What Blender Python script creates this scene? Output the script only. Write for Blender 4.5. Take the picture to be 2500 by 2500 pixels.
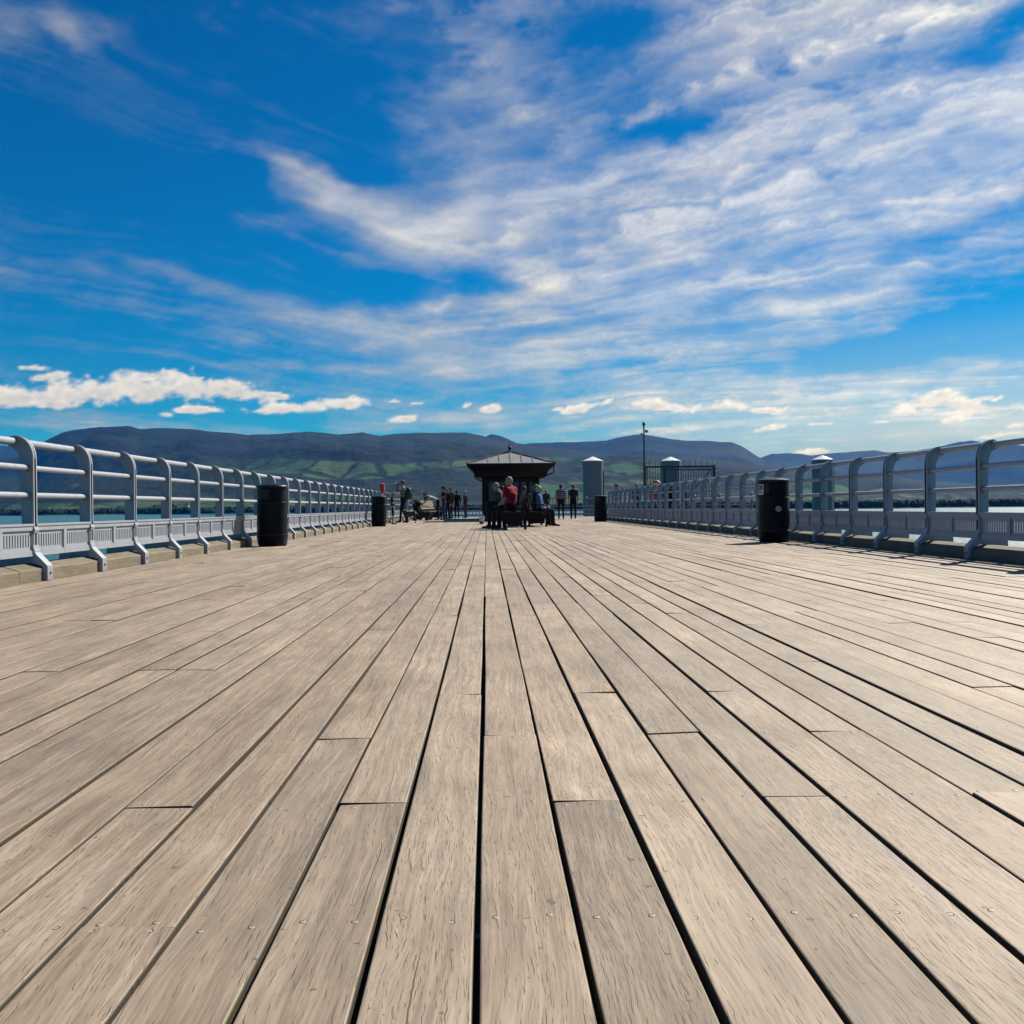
import bpy, math, random
import numpy as np
from mathutils import Vector, Matrix, Euler

# ---------------------------------------------------------------- clear
for o in list(bpy.data.objects):
    bpy.data.objects.remove(o, do_unlink=True)
SC = bpy.context.scene
COL = SC.collection
RNG = random.Random(7)
NR = np.random.RandomState(11)
rad = math.radians

# ---------------------------------------------------------------- camera
EYE = 0.62                       # metres above the deck boards
FPX = 2400.0                     # focal length in pixels of the 2500 px photograph
cam_data = bpy.data.cameras.new("camera")
cam_data.sensor_fit = 'HORIZONTAL'
cam_data.sensor_width = 36.0
cam_data.lens = 36.0 * FPX / 2500.0
cam_data.clip_start = 0.05
cam_data.clip_end = 60000.0
cam = bpy.data.objects.new("camera", cam_data)
COL.objects.link(cam)
YAW, PITCH, ROLL = -61.9 / FPX, -12.6 / FPX, -0.010
CAM_R = (Matrix.Rotation(YAW, 3, 'Z') @ Matrix.Rotation(math.pi / 2 + PITCH, 3, 'X')
         @ Matrix.Rotation(ROLL, 3, 'Z'))
cam.matrix_world = Matrix.Translation((0, 0, EYE)) @ CAM_R.to_4x4()
SC.camera = cam


def direction(px, py):
    """world direction of a point of the photograph (2500 px), scaled so that y = 1"""
    d = CAM_R @ Vector(((px - 1250) / FPX, (1250 - py) / FPX, -1))
    return d / d.y


def at(px, py, y):
    d = direction(px, py)
    return Vector((d.x * y, y, EYE + d.z * y))


def on_deck(px, y):
    """deck point at forward distance y that is seen in column px"""
    d = direction(px, 1270)
    return Vector((d.x * y, y, 0.0))


# ---------------------------------------------------------------- sun and sky
SUN_AZ, SUN_EL = rad(42), rad(42)          # azimuth clockwise from +Y
SUN_DIR = Vector((math.sin(SUN_AZ) * math.cos(SUN_EL), math.cos(SUN_AZ) * math.cos(SUN_EL), math.sin(SUN_EL)))
sd = bpy.data.lights.new("sun", 'SUN')
sd.energy = 5.0
sd.angle = rad(0.53)
sd.color = (1.0, 0.94, 0.83)
sun = bpy.data.objects.new("sun", sd)
COL.objects.link(sun)
sun.rotation_euler = SUN_DIR.to_track_quat('Z', 'Y').to_euler()
sun.location = (30, 30, 60)

world = bpy.data.worlds.new("World")
SC.world = world
world.use_nodes = True


class NT:
    """small helper that writes shader nodes"""

    def __init__(self, tree):
        self.t = tree
        tree.nodes.clear()

    def n(self, kind, **kw):
        nd = self.t.nodes.new(kind)
        for k, v in kw.items():
            setattr(nd, k, v)
        return nd

    def put(self, sock, v):
        if v is None:
            return
        if isinstance(v, bpy.types.NodeSocket):
            self.t.links.new(v, sock)
        else:
            if hasattr(sock.default_value, '__len__') and not hasattr(v, '__len__'):
                v = (v,) * len(sock.default_value)
            if hasattr(v, '__len__') and len(sock.default_value) == 4 and len(v) == 3:
                v = (*v, 1)
            sock.default_value = v

    def math(self, op, a, b=None, c=None, clamp=False):
        nd = self.n('ShaderNodeMath', operation=op, use_clamp=clamp)
        for s, v in zip(nd.inputs, (a, b, c)):
            self.put(s, v)
        return nd.outputs[0]

    def vmath(self, op, a, b=None, scale=None):
        nd = self.n('ShaderNodeVectorMath', operation=op)
        self.put(nd.inputs[0], a)
        self.put(nd.inputs[1], b)
        if scale is not None:
            self.put(nd.inputs['Scale'], scale)
        return nd.outputs['Value'] if op in ('LENGTH', 'DOT_PRODUCT', 'DISTANCE') else nd.outputs[0]

    def maprange(self, v, a, b, c=0.0, d=1.0, kind='SMOOTHSTEP'):
        nd = self.n('ShaderNodeMapRange', interpolation_type=kind)
        nd.clamp = True if kind == 'LINEAR' else nd.clamp
        for s, x in zip(nd.inputs[:5], (v, a, b, c, d)):
            self.put(s, x)
        return nd.outputs[0]

    def noise(self, vec, scale=1.0, detail=4.0, rough=0.5, dist=0.0, lac=2.0, dim='3D', out='Fac'):
        nd = self.n('ShaderNodeTexNoise', noise_dimensions=dim)
        self.put(nd.inputs['Vector'], vec)
        for k, v in (('Scale', scale), ('Detail', detail), ('Roughness', rough), ('Distortion', dist), ('Lacunarity', lac)):
            self.put(nd.inputs[k], v)
        return nd.outputs[out]

    def mapping(self, vec, loc=(0, 0, 0), rot=(0, 0, 0), scale=(1, 1, 1), kind='POINT'):
        nd = self.n('ShaderNodeMapping', vector_type=kind)
        self.put(nd.inputs['Vector'], vec)
        nd.inputs['Location'].default_value = loc
        nd.inputs['Rotation'].default_value = rot
        nd.inputs['Scale'].default_value = scale
        return nd.outputs[0]

    def mix(self, f, a, b, blend='MIX'):
        nd = self.n('ShaderNodeMix', data_type='RGBA', blend_type=blend)
        self.put(nd.inputs[0], f)
        self.put(nd.inputs[6], a)
        self.put(nd.inputs[7], b)
        return nd.outputs[2]

    def ramp(self, f, stops, interp='LINEAR'):
        nd = self.n('ShaderNodeValToRGB')
        cr = nd.color_ramp
        cr.interpolation = interp
        while len(cr.elements) < len(stops):
            cr.elements.new(0.5)
        for e, (p, c) in zip(cr.elements, stops):
            e.position = p
            e.color = (*c, 1) if len(c) == 3 else c
        self.put(nd.inputs[0], f)
        return nd.outputs[0]

    def combine(self, x, y, z):
        nd = self.n('ShaderNodeCombineXYZ')
        for s, v in zip(nd.inputs, (x, y, z)):
            self.put(s, v)
        return nd.outputs[0]

    def separate(self, v):
        nd = self.n('ShaderNodeSeparateXYZ')
        self.put(nd.inputs[0], v)
        return nd.outputs


def build_sky():
    k = NT(world.node_tree)
    sky = k.n('ShaderNodeTexSky', sky_type='NISHITA')
    sky.sun_disc = False
    sky.sun_elevation = SUN_EL
    sky.sun_rotation = SUN_AZ
    sky.altitude = 10
    sky.air_density = 1.0
    sky.dust_density = 0.25
    sky.ozone_density = 3.0
    base = k.mix(1.0, sky.outputs[0], SKY_TINT, 'MULTIPLY')
    hs = k.n('ShaderNodeHueSaturation')
    k.put(hs.inputs['Saturation'], SKY_SAT)
    k.put(hs.inputs['Color'], base)
    gm = k.n('ShaderNodeGamma')
    gm.inputs['Gamma'].default_value = 1.27
    k.put(gm.inputs['Color'], k.mix(1.0, hs.outputs[0], (0.145, 0.145, 0.145), 'MULTIPLY'))
    bg = k.n('ShaderNodeBackground')
    k.put(bg.inputs['Color'], k.mix(1.0, gm.outputs[0], (7.6, 7.6, 7.6), 'MULTIPLY'))
    bg.inputs['Strength'].default_value = SKY_STRENGTH
    o = k.n('ShaderNodeOutputWorld')
    k.t.links.new(bg.outputs[0], o.inputs['Surface'])


SKY_STRENGTH = 0.0505
SKY_TINT = (0.02, 0.61, 0.87)
SKY_SAT = 1.25
build_sky()

SC.view_settings.view_transform = 'Standard'
SC.view_settings.look = 'None'
SC.view_settings.exposure = 0.7
SC.view_settings.gamma = 1.0
SC.view_settings.use_curve_mapping = False
SC.render.engine = 'CYCLES'
SC.cycles.use_denoising = True
SC.cycles.denoiser = 'OPENIMAGEDENOISE'
SC.cycles.max_bounces = 6
SC.cycles.diffuse_bounces = 1
SC.cycles.volume_bounces = 1
SC.cycles.use_adaptive_sampling = True
SC.cycles.adaptive_threshold = 0.012
SC.cycles.sample_clamp_indirect = 4.0


# ---------------------------------------------------------------- mesh and object helpers
class MB:
    """collects shapes; build() links them as ONE mesh object"""

    def __init__(self):
        self.v, self.f, self.m, self.s = [], [], [], []
        self.cur = 0
        self.seed = 0.5

    def add(self, verts, faces):
        b = len(self.v)
        self.v.extend([tuple(p) for p in verts])
        self.s.extend([self.seed] * len(verts))
        for f in faces:
            self.f.append([b + i for i in f])
            self.m.append(self.cur)

    def box(self, x0, x1, y0, y1, z0, z1):
        self.add([(x0, y0, z0), (x1, y0, z0), (x1, y1, z0), (x0, y1, z0), (x0, y0, z1), (x1, y0, z1), (x1, y1, z1), (x0, y1, z1)],
                 [(3, 2, 1, 0), (4, 5, 6, 7), (0, 1, 5, 4), (1, 2, 6, 5), (2, 3, 7, 6), (3, 0, 4, 7)])

    def bar(self, p, q, w, h=None, up=(0, 0, 1)):
        """square bar from p to q"""
        p, q = Vector(p), Vector(q)
        h = w if h is None else h
        d = (q - p).normalized()
        s = d.cross(Vector(up))
        s = Vector((1, 0, 0)) if s.length < 1e-4 else s.normalized()
        u = s.cross(d)
        ring = lambda c: [c + s * a * w / 2 + u * b * h / 2 for a, b in ((-1, -1), (1, -1), (1, 1), (-1, 1))]
        self.add(ring(p) + ring(q), [(0, 1, 2, 3), (7, 6, 5, 4), (0, 4, 5, 1), (1, 5, 6, 2), (2, 6, 7, 3), (3, 7, 4, 0)])

    def loft(self, rings, cap=True, close=False):
        n = len(rings[0])
        verts = [p for r in rings for p in r]
        faces = []
        for i in range(len(rings) - 1 + (1 if close else 0)):
            a, b = i * n, ((i + 1) % len(rings)) * n
            for j in range(n):
                k = (j + 1) % n
                faces.append((a + j, a + k, b + k, b + j))
        if cap and not close:
            faces.append(tuple(reversed(range(n))))
            faces.append(tuple((len(rings) - 1) * n + j for j in range(n)))
        self.add(verts, faces)

    def tube(self, pts, r, n=10, cap=True):
        pts = [Vector(p) for p in pts]
        rs = r if hasattr(r, '__len__') else [r] * len(pts)
        rings = []
        side = None
        for i, p in enumerate(pts):
            d = (pts[min(i + 1, len(pts) - 1)] - pts[max(i - 1, 0)]).normalized()
            if side is None:
                side = d.cross(Vector((0, 0, 1)))
                side = Vector((1, 0, 0)) if side.length < 1e-3 else side.normalized()
            side = (side - d * side.dot(d)).normalized()
            up = d.cross(side)
            rings.append([p + (side * math.cos(t) + up * math.sin(t)) * rs[i] for t in [2 * math.pi * j / n for j in range(n)]])
        self.loft(rings, cap)

    def lathe(self, prof, n=32, c=(0, 0, 0), cap=True):
        rings = [[(c[0] + r * math.cos(2 * math.pi * j / n), c[1] + r * math.sin(2 * math.pi * j / n), c[2] + z) for j in range(n)] for r, z in prof]
        self.loft(rings, cap)

    def prism(self, poly, a, b, plane='xz'):
        """polygon extruded from a to b along the third axis"""
        put = {'xz': lambda u, w, t: (u, t, w), 'xy': lambda u, w, t: (u, w, t), 'yz': lambda u, w, t: (t, u, w)}[plane]
        n = len(poly)
        self.add([put(u, w, a) for u, w in poly] + [put(u, w, b) for u, w in poly],
                 [tuple(range(n)), tuple(reversed(range(n, 2 * n)))] + [(i, i + n, (i + 1) % n + n, (i + 1) % n) for i in range(n)])

    def ellipsoid(self, c, r, n=12, m=8, rot=None):
        rings = []
        for i in range(1, m):
            t = math.pi * i / m
            rings.append([Vector((r[0] * math.sin(t) * math.cos(2 * math.pi * j / n), r[1] * math.sin(t) * math.sin(2 * math.pi * j / n), -r[2] * math.cos(t))) for j in range(n)])
        if rot is not None:
            rings = [[rot @ p for p in q] for q in rings]
        self.loft([[p + Vector(c) for p in q] for q in rings], True)

    def mesh(self, name, mats, smooth=False, angle=None, seeds=False):
        me = bpy.data.meshes.new(name)
        me.from_pydata(self.v, [], self.f)
        for m in (mats if isinstance(mats, (list, tuple)) else [mats]):
            me.materials.append(m)
        me.polygons.foreach_set('material_index', self.m)
        if seeds:
            at_ = me.attributes.new('seed', 'FLOAT', 'POINT')
            at_.data.foreach_set('value', self.s)
        fix_normals(me)
        if smooth:
            me.polygons.foreach_set('use_smooth', [True] * len(me.polygons))
            if angle is not None:
                sharp_edges(me, angle)
        me.update()
        return me

    def build(self, name, mats, parent=None, smooth=False, angle=None, loc=None, seeds=False):
        return link(name, self.mesh(name, mats, smooth, angle, seeds), parent, loc)


import bmesh


def fix_normals(me):
    if len(me.polygons) > 60000:
        return
    bm = bmesh.new()
    bm.from_mesh(me)
    bmesh.ops.recalc_face_normals(bm, faces=bm.faces)
    bm.to_mesh(me)
    bm.free()


def sharp_edges(me, angle):
    bm = bmesh.new()
    bm.from_mesh(me)
    for e in bm.edges:
        if len(e.link_faces) == 2 and e.calc_face_angle(0) > angle:
            e.smooth = False
    bm.to_mesh(me)
    bm.free()


def link(name, data, parent=None, loc=None):
    o = bpy.data.objects.new(name, data)
    COL.objects.link(o)
    if parent is not None:
        o.parent = parent
    if loc is not None:
        o.location = loc
    return o


def thing(name, label, cat, loc=(0, 0, 0), rotz=0.0, group=None):
    o = bpy.data.objects.new(name, None)
    o.empty_display_size = 0.1
    COL.objects.link(o)
    o.location = loc
    o.rotation_euler = (0, 0, rotz)
    return tag(o, label, cat, group)


def tag(o, label, cat=None, group=None, kind=None):
    if label:
        o["label"] = label
    if cat:
        o["category"] = cat
    if group:
        o["group"] = group
    if kind:
        o["kind"] = kind
    return o


def structure(name, loc=(0, 0, 0)):
    o = bpy.data.objects.new(name, None)
    COL.objects.link(o)
    o.location = loc
    o["kind"] = "structure"
    return o


# ---------------------------------------------------------------- clouds (numpy field used for the cloud dome)
def vnoise(x, y, seed):
    r = np.random.RandomState(seed)
    tab = r.rand(256, 256)
    xi, yi = np.floor(x).astype(int), np.floor(y).astype(int)
    fx, fy = x - xi, y - yi
    fx, fy = fx * fx * fx * (fx * (fx * 6 - 15) + 10), fy * fy * fy * (fy * (fy * 6 - 15) + 10)
    g = lambda a, b: tab[a % 256, b % 256]
    return (g(xi, yi) * (1 - fx) + g(xi + 1, yi) * fx) * (1 - fy) + (g(xi, yi + 1) * (1 - fx) + g(xi + 1, yi + 1) * fx) * fy


def fbm(x, y, seed, octaves=5, gain=0.5):
    s, a, t = 0, 1.0, 0
    for i in range(octaves):
        c, q = math.cos(0.6 * i), math.sin(0.6 * i)
        s = s + a * (vnoise((x * c - y * q) * 2 ** i, (x * q + y * c) * 2 ** i, seed + i) - 0.5)
        t += a
        a *= gain
    return s / t


def streaks(x, y, angle, lx, ly, seed, octaves=7, gain=0.56):
    """noise drawn out along a direction"""
    c, s = math.cos(angle), math.sin(angle)
    u, v = (x * c + y * s) / lx, (-x * s + y * c) / ly
    r, a, t = 0, 1.0, 0
    for i in range(octaves):
        r = r + a * (vnoise(u * 1.75 ** i + 13 * i, v * 2.1 ** i + 7 * i, seed + i) - 0.5)
        t += a
        a *= gain
    return r / t


def sstep(a, b, x):
    t = np.clip((x - a) / (b - a), 0, 1)
    return t * t * (3 - 2 * t)


COVER = (
    # px, py, half length, half height, tilt, weight
    (2050, 520, 950, 420, 14, 0.52), (2380, 300, 520, 95, 19, 0.95), (1750, 372, 330, 34, 8, 0.52), (2150, 340, 330, 70, 12, 0.30),
    (2480, 380, 360, 60, 18, 0.40), (2300, 640, 420, 36, 14, 0.70), (1850, 640, 420, 60, 6, 0.34), (1900, 60, 420, 200, 18, 0.40), (2250, 120, 260, 160, 20, 0.20),
    (1000, 560, 300, 72, -16, 0.62), (800, 450, 240, 30, -22, 0.55), (1200, 620, 240, 60, -8, 0.34), (1120, 420, 200, 140, -40, 0.30),
    (1330, 420, 260, 150, 10, 0.34), (1150, 170, 240, 110, -10, 0.20), (1600, 560, 420, 160, 8, 0.26),
    (1500, 770, 420, 48, 6, 0.46), (1250, 850, 330, 40, -6, 0.40), (1700, 850, 520, 36, 3, 0.30), (2050, 760, 130, 30, -22, 0.40),
    (2300, 950, 620, 100, 2, 1.0), (1850, 960, 560, 46, 0, 0.34), (1500, 1040, 700, 30, 0, 0.34), (1450, 930, 420, 34, -4, 0.36), (2250, 1050, 520, 40, 0, 0.40),
    (520, 700, 380, 26, -13, 0.40), (830, 790, 220, 52, 10, 0.36), (300, 760, 240, 16, -10, 0.20), (120, 640, 200, 18, -16, 0.16), (300, 600, 420, 60, -6, -0.24), (200, 840, 420, 50, 0, -0.22), (700, 850, 300, 30, 0, -0.12),
    (205, 75, 66, 32, -12, 0.55), (20, 45, 60, 36, 0, 0.34), (30, 290, 70, 26, -8, 0.28), (400, 310, 160, 34, 0, 0.34), (620, 520, 120, 60, 0, 0.30), (720, 640, 240, 26, 4, 0.24),
    (1060, 745, 70, 9, 2, 0.62), (120, 1045, 330, 18, 0, 0.50), (700, 1035, 300, 22, 0, 0.34), (640, 870, 420, 12, -3, 0.30), (1560, 262, 34, 15, 35, 0.62), (522, 378, 34, 9, 42, 0.55),
    # clear gaps
    (880, 400, 230, 42, -22, -0.36), (1640, 300, 170, 52, 6, -0.62), (2460, 100, 130, 75, 32, -0.75), (1480, 130, 120, 90, 0, -0.40),
    (1945, 400, 110, 30, 8, -0.62), (2420, 560, 190, 34, 10, -0.55), (2180, 840, 260, 36, 3, -0.70), (2430, 780, 170, 40, 8, -0.45),
    (1320, 810, 260, 24, 4, -0.55), (1930, 700, 130, 22, 6, -0.42), (1340, 600, 130, 36, 10, -0.40), (1520, 470, 160, 24, 4, -0.34), (2250, 450, 130, 20, 14, -0.34),
    (520, 230, 420, 130, 8, -0.26), (420, 330, 200, 70, -14, -0.45), (600, 410, 70, 50, 0, -0.30), (2450, 255, 330, 60, 18, 0.60), (2200, 330, 260, 40, 14, 0.35), (150, 450, 300, 150, 0, -0.22), (1060, 700, 260, 34, -6, -0.42), (1330, 950, 120, 22, 0, -0.30), (400, 480, 420, 90, 0, -0.20))

CUMULUS = (
    (70, 972, 150, 24, 3), (250, 962, 190, 33, 3), (430, 950, 170, 34, 1), (560, 952, 120, 28, -4), (650, 962, 75, 11, -9), (110, 985, 70, 16, 0), (480, 1002, 62, 10, 2), (405, 1012, 16, 7, 0),
    (115, 921, 42, 10, 8), (85, 899, 30, 7, 0), (710, 998, 95, 15, 4), (845, 985, 70, 18, 3), (645, 1004, 26, 10, 0),
    (988, 1024, 32, 10, 3), (1195, 999, 24, 11, 4), (1140, 990, 20, 8, 20), (965, 981, 12, 4, 0), (1020, 985, 15, 4, 0),
    (1430, 995, 60, 12, 12), (1480, 982, 24, 9, 25), (1362, 1001, 15, 5, 0), (1590, 991, 62, 13, -2), (1650, 998, 40, 12, -8), (1700, 998, 18, 9, 35),
    (1790, 993, 62, 15, -6), (1860, 1002, 50, 10, -4), (1920, 997, 8, 5, 30), (1880, 1046, 46, 6, 6), (2275, 985, 60, 22, 14), (2305, 965, 30, 22, 0), (2345, 988, 45, 18, -8), (2250, 1004, 60, 7, 3),
    (2318, 1028, 34, 9, 5), (2395, 976, 42, 7, 4), (2435, 974, 14, 5, 20), (2000, 1036, 22, 3, 0), (1990, 1104, 40, 8, 0), (2150, 1031, 20, 3, 0), (2480, 1040, 30, 12, 0), (2450, 1062, 50, 7, 8),
    (-200, 960, 190, 26, 0), (-420, 985, 120, 18, 0), (2680, 1000, 140, 24, 0), (2900, 985, 110, 20, 0))


def cloud_field(az, el, uvof, f, sun_cos):
    """opacity and brightness of the cloud for directions given as azimuth / elevation arrays"""
    u, v = az * f, el * f
    ce = np.cos(el)
    x, y, z = np.sin(az) * ce, np.cos(az) * ce, np.sin(el)
    inv = 1.0 / (np.maximum(z, 0) + 0.075)
    X, Y = x * inv, y * inv
    wx, wy = fbm(X * 0.9, Y * 0.9, 101, 4), fbm(X * 0.9 + 9, Y * 0.9 + 4, 131, 4)
    wx2, wy2 = fbm(X * 3.1, Y * 3.1, 141, 4), fbm(X * 3.1 + 5, Y * 3.1 + 2, 151, 4)
    X2, Y2 = X + wx * 0.50 + wx2 * 0.16, Y + wy * 0.50 + wy2 * 0.16
    right = streaks(X2, Y2, rad(-33), 2.2, 0.42, 201)
    left = streaks(X2, Y2, rad(50), 2.0, 0.36, 231)
    puff = fbm(u / 120.0, v / 60.0, 461, 6, 0.58)
    fr = streaks(X2 + puff * 0.5, Y2, rad(-31), 0.85, 0.11, 261, 6, 0.68)
    fl = streaks(X2, Y2, rad(48), 0.90, 0.085, 271, 6, 0.66)
    mott = streaks(u + wx2 * 60, v + wy2 * 40, rad(5), 95.0, 30.0, 281, 6, 0.62)
    side = sstep(-0.25, 0.12, az)
    n = right * side + left * (1 - side)
    fine = fr * side + fl * (1 - side)
    wu = fbm(u / 210.0, v / 130.0, 301, 5) * 150
    wv = fbm(u / 210.0 + 7, v / 130.0 + 3, 331, 5) * 85
    cov = np.zeros_like(u)
    for px, py, a, b, tilt, w in COVER:
        cu, cv = uvof(px, py)
        du, dv = u + wu - cu * f, v + wv - cv * f
        c, s = math.cos(rad(tilt)), math.sin(rad(tilt))
        r2 = ((du * c + dv * s) / (a * 1.15)) ** 2 + ((-du * s + dv * c) / (b * 1.15)) ** 2
        cov += w * np.exp(-r2 * 1.1)
    cov = np.where(cov > 0, 0.66 * np.tanh(cov / 0.62), cov)
    # beyond the frame high cloud goes on, thinned left and behind to darken shade
    beyond = sstep(0.55, 0.80, np.abs(az)) + sstep(0.52, 0.70, el)
    cov = cov + np.clip(beyond, 0, 1) * (0.36 * sstep(-0.1, 0.8, x) - 0.10 + fbm(X * 0.35, Y * 0.35, 411, 3) * 0.5) * sstep(-0.05, 0.12, el)
    dens = cov - 0.22 + n * 0.95 + fine * 0.54 + mott * 0.24 + puff * 0.60
    alpha = sstep(-0.32, 0.80, dens) ** 1.25 * 0.98
    patch = fbm(X * 1.3 + 3, Y * 1.3 + 8, 471, 5, 0.55)
    alpha = alpha * np.clip(0.86 + 1.35 * patch, 0.25, 1.0)
    wisp = sstep(0.02, 0.34, n * 0.8 + fine * 0.7 + puff * 0.5 + 0.0) * 0.05
    alpha = np.maximum(alpha, alpha * 0.7 + wisp)
    low = sstep(0.20, 0.0, el)                       # pale veil low down
    alpha = np.maximum(alpha, low * (0.08 + 0.84 * sstep(-0.15, 0.42, az) * sstep(-0.2, 0.6, y)) * (0.85 + 0.7 * np.clip(n + 0.15, 0, 1)))
    glow = np.clip((sun_cos - 0.45) / 0.55, 0, 1)
    lum = (0.55 + 0.66 * glow ** 1.3) * (0.80 + 0.30 * sstep(0.25, 1.0, dens + fine * 0.5)) * (0.96 + 0.20 * sstep(0.48, 0.66, cov))
    # cumulus
    e1 = fbm(u / 46.0, v / 26.0, 501, 6, 0.56)
    e2 = fbm(u / 15.0, v / 10.0, 531, 4)
    best = np.full_like(u, -9.0)
    shade = np.zeros_like(u)
    for px, py, a, b, tilt in CUMULUS:
        cu, cv = uvof(px, py)
        du, dv = u - cu * f, v - cv * f
        c, s = math.cos(rad(tilt)), math.sin(rad(tilt))
        q, r = (du * c + dv * s) / (a * 1.25), (-du * s + dv * c) / (b * 1.25)
        r = np.where(r < 0, r * 1.5, r)
        val = 1 - np.sqrt(q * q + r * r)
        shade = np.where(val > best, r, shade)
        best = np.maximum(best, val)
    body = best + e1 * 1.5 + e2 * 0.35
    cum = sstep(0.0, 0.55, body) * sstep(-0.6, -0.05, best)
    clum = (0.84 + 0.45 * glow) * (0.93 + 0.13 * np.clip(shade, -1, 1) + e2 * 0.35 - 0.16 * sstep(0.35, 0.9, body))
    a2 = cum + alpha * (1 - cum)
    lum = np.where(a2 > 1e-4, (clum * cum + lum * alpha * (1 - cum)) / np.maximum(a2, 1e-4), lum)
    a2 = a2 * (1 - sstep(0.997, 0.9995, sun_cos))    # the sun shines through a gap
    a2 = a2 * sstep(-0.02, 0.0, el)
    return np.clip(a2, 0, 1), np.clip(lum, 0.2, 1.25)

def build_clouds():
    """cloud layer of the sky: a dome far outside everything, clear where there is no cloud"""
    R = 27000.0
    az = np.concatenate([np.linspace(-math.pi, -0.60, 110)[:-1], np.linspace(-0.60, 0.62, 640), np.linspace(0.62, math.pi, 110)[1:]])
    el = np.concatenate([np.linspace(-0.012, 0.60, 330), np.linspace(0.60, math.pi / 2 - 0.004, 50)[1:]])
    A, E = np.meshgrid(az, el)

    def uvof(px, py):
        v = direction(px, py).normalized()
        return math.atan2(v.x, v.y), math.asin(v.z)

    ce = np.cos(E)
    D = np.stack([np.sin(A) * ce, np.cos(A) * ce, np.sin(E)], -1)
    cosun = D @ np.array(SUN_DIR)
    alpha, lum = cloud_field(A, E, uvof, FPX, cosun)
    ny, nx = A.shape
    idx = np.arange(ny * nx).reshape(ny, nx)
    faces = np.stack([idx[:-1, :-1], idx[:-1, 1:], idx[1:, 1:], idx[1:, :-1]], -1).reshape(-1, 4)
    me = bpy.data.meshes.new("sky")
    me.vertices.add(ny * nx)
    me.vertices.foreach_set('co', (D * R + np.array([0, 0, EYE])).reshape(-1))
    me.loops.add(faces.size)
    me.loops.foreach_set('vertex_index', faces.reshape(-1).astype(np.int32))
    me.polygons.add(len(faces))
    me.polygons.foreach_set('loop_start', np.arange(0, faces.size, 4, dtype=np.int32))
    me.polygons.foreach_set('loop_total', np.full(len(faces), 4, np.int32))
    for nm, arr in (('cloud', alpha), ('lum', lum)):
        a = me.attributes.new(nm, 'FLOAT', 'POINT')
        a.data.foreach_set('value', arr.reshape(-1).astype(np.float32))
    me.update()
    m = bpy.data.materials.new("cloud_layer")
    m.use_nodes = True
    k = NT(m.node_tree)
    em = k.n('ShaderNodeEmission')
    lu = k.n('ShaderNodeAttribute', attribute_name='lum').outputs['Fac']
    k.put(em.inputs['Color'], k.mix(k.maprange(lu, 0.45, 0.80), (0.98, 0.98, 0.98), (1.0, 0.96, 0.89)))
    k.put(em.inputs['Strength'], k.math('MULTIPLY', lu, CLOUD_LUM))
    mx = k.n('ShaderNodeMixShader')
    k.put(mx.inputs[0], k.n('ShaderNodeAttribute', attribute_name='cloud').outputs['Fac'])
    k.t.links.new(k.n('ShaderNodeBsdfTransparent').outputs[0], mx.inputs[1])
    k.t.links.new(em.outputs[0], mx.inputs[2])
    o = k.n('ShaderNodeOutputMaterial')
    k.t.links.new(mx.outputs[0], o.inputs['Surface'])
    m.cycles.emission_sampling = 'NONE'
    me.materials.append(m)
    link("sky", me)["kind"] = "structure"


CLOUD_LUM = 0.60
build_clouds()

# ---------------------------------------------------------------- materials
def material(name, color, rough=0.6, metal=0.0, vary=0.12, scale=6.0, bump=0.0, spec=0.5, coat=0.0, dirt=None, coords='Object'):
    m = bpy.data.materials.new(name)
    m.use_nodes = True
    k = NT(m.node_tree)
    tc = k.n('ShaderNodeTexCoord').outputs[coords]
    n = k.noise(tc, scale, 5, 0.6)
    f = k.maprange(n, 0.25, 0.75, 1 - vary, 1 + vary, 'LINEAR')
    col = k.vmath('SCALE', tuple(color), scale=f)
    if dirt:
        amount, dcol, dscale = dirt
        dn = k.noise(k.mapping(tc, scale=(1, 1, 0.25)), dscale, 6, 0.65)
        col = k.mix(k.maprange(dn, 0.62 - amount, 0.78 - amount * 0.5, 0, 0.75), col, dcol)
    b = k.n('ShaderNodeBsdfPrincipled')
    k.put(b.inputs['Base Color'], col)
    k.put(b.inputs['Roughness'], k.maprange(n, 0.2, 0.8, max(0.02, rough - 0.08), min(1, rough + 0.1), 'LINEAR'))
    b.inputs['Metallic'].default_value = metal
    b.inputs['Specular IOR Level'].default_value = spec
    b.inputs['Coat Weight'].default_value = coat
    if bump:
        bp = k.n('ShaderNodeBump')
        bp.inputs['Strength'].default_value = bump
        bp.inputs['Distance'].default_value = 0.01
        k.put(bp.inputs['Height'], k.noise(tc, scale * 6, 4, 0.6))
        k.put(b.inputs['Normal'], bp.outputs[0])
    o = k.n('ShaderNodeOutputMaterial')
    k.t.links.new(b.outputs[0], o.inputs['Surface'])
    return m


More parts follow.
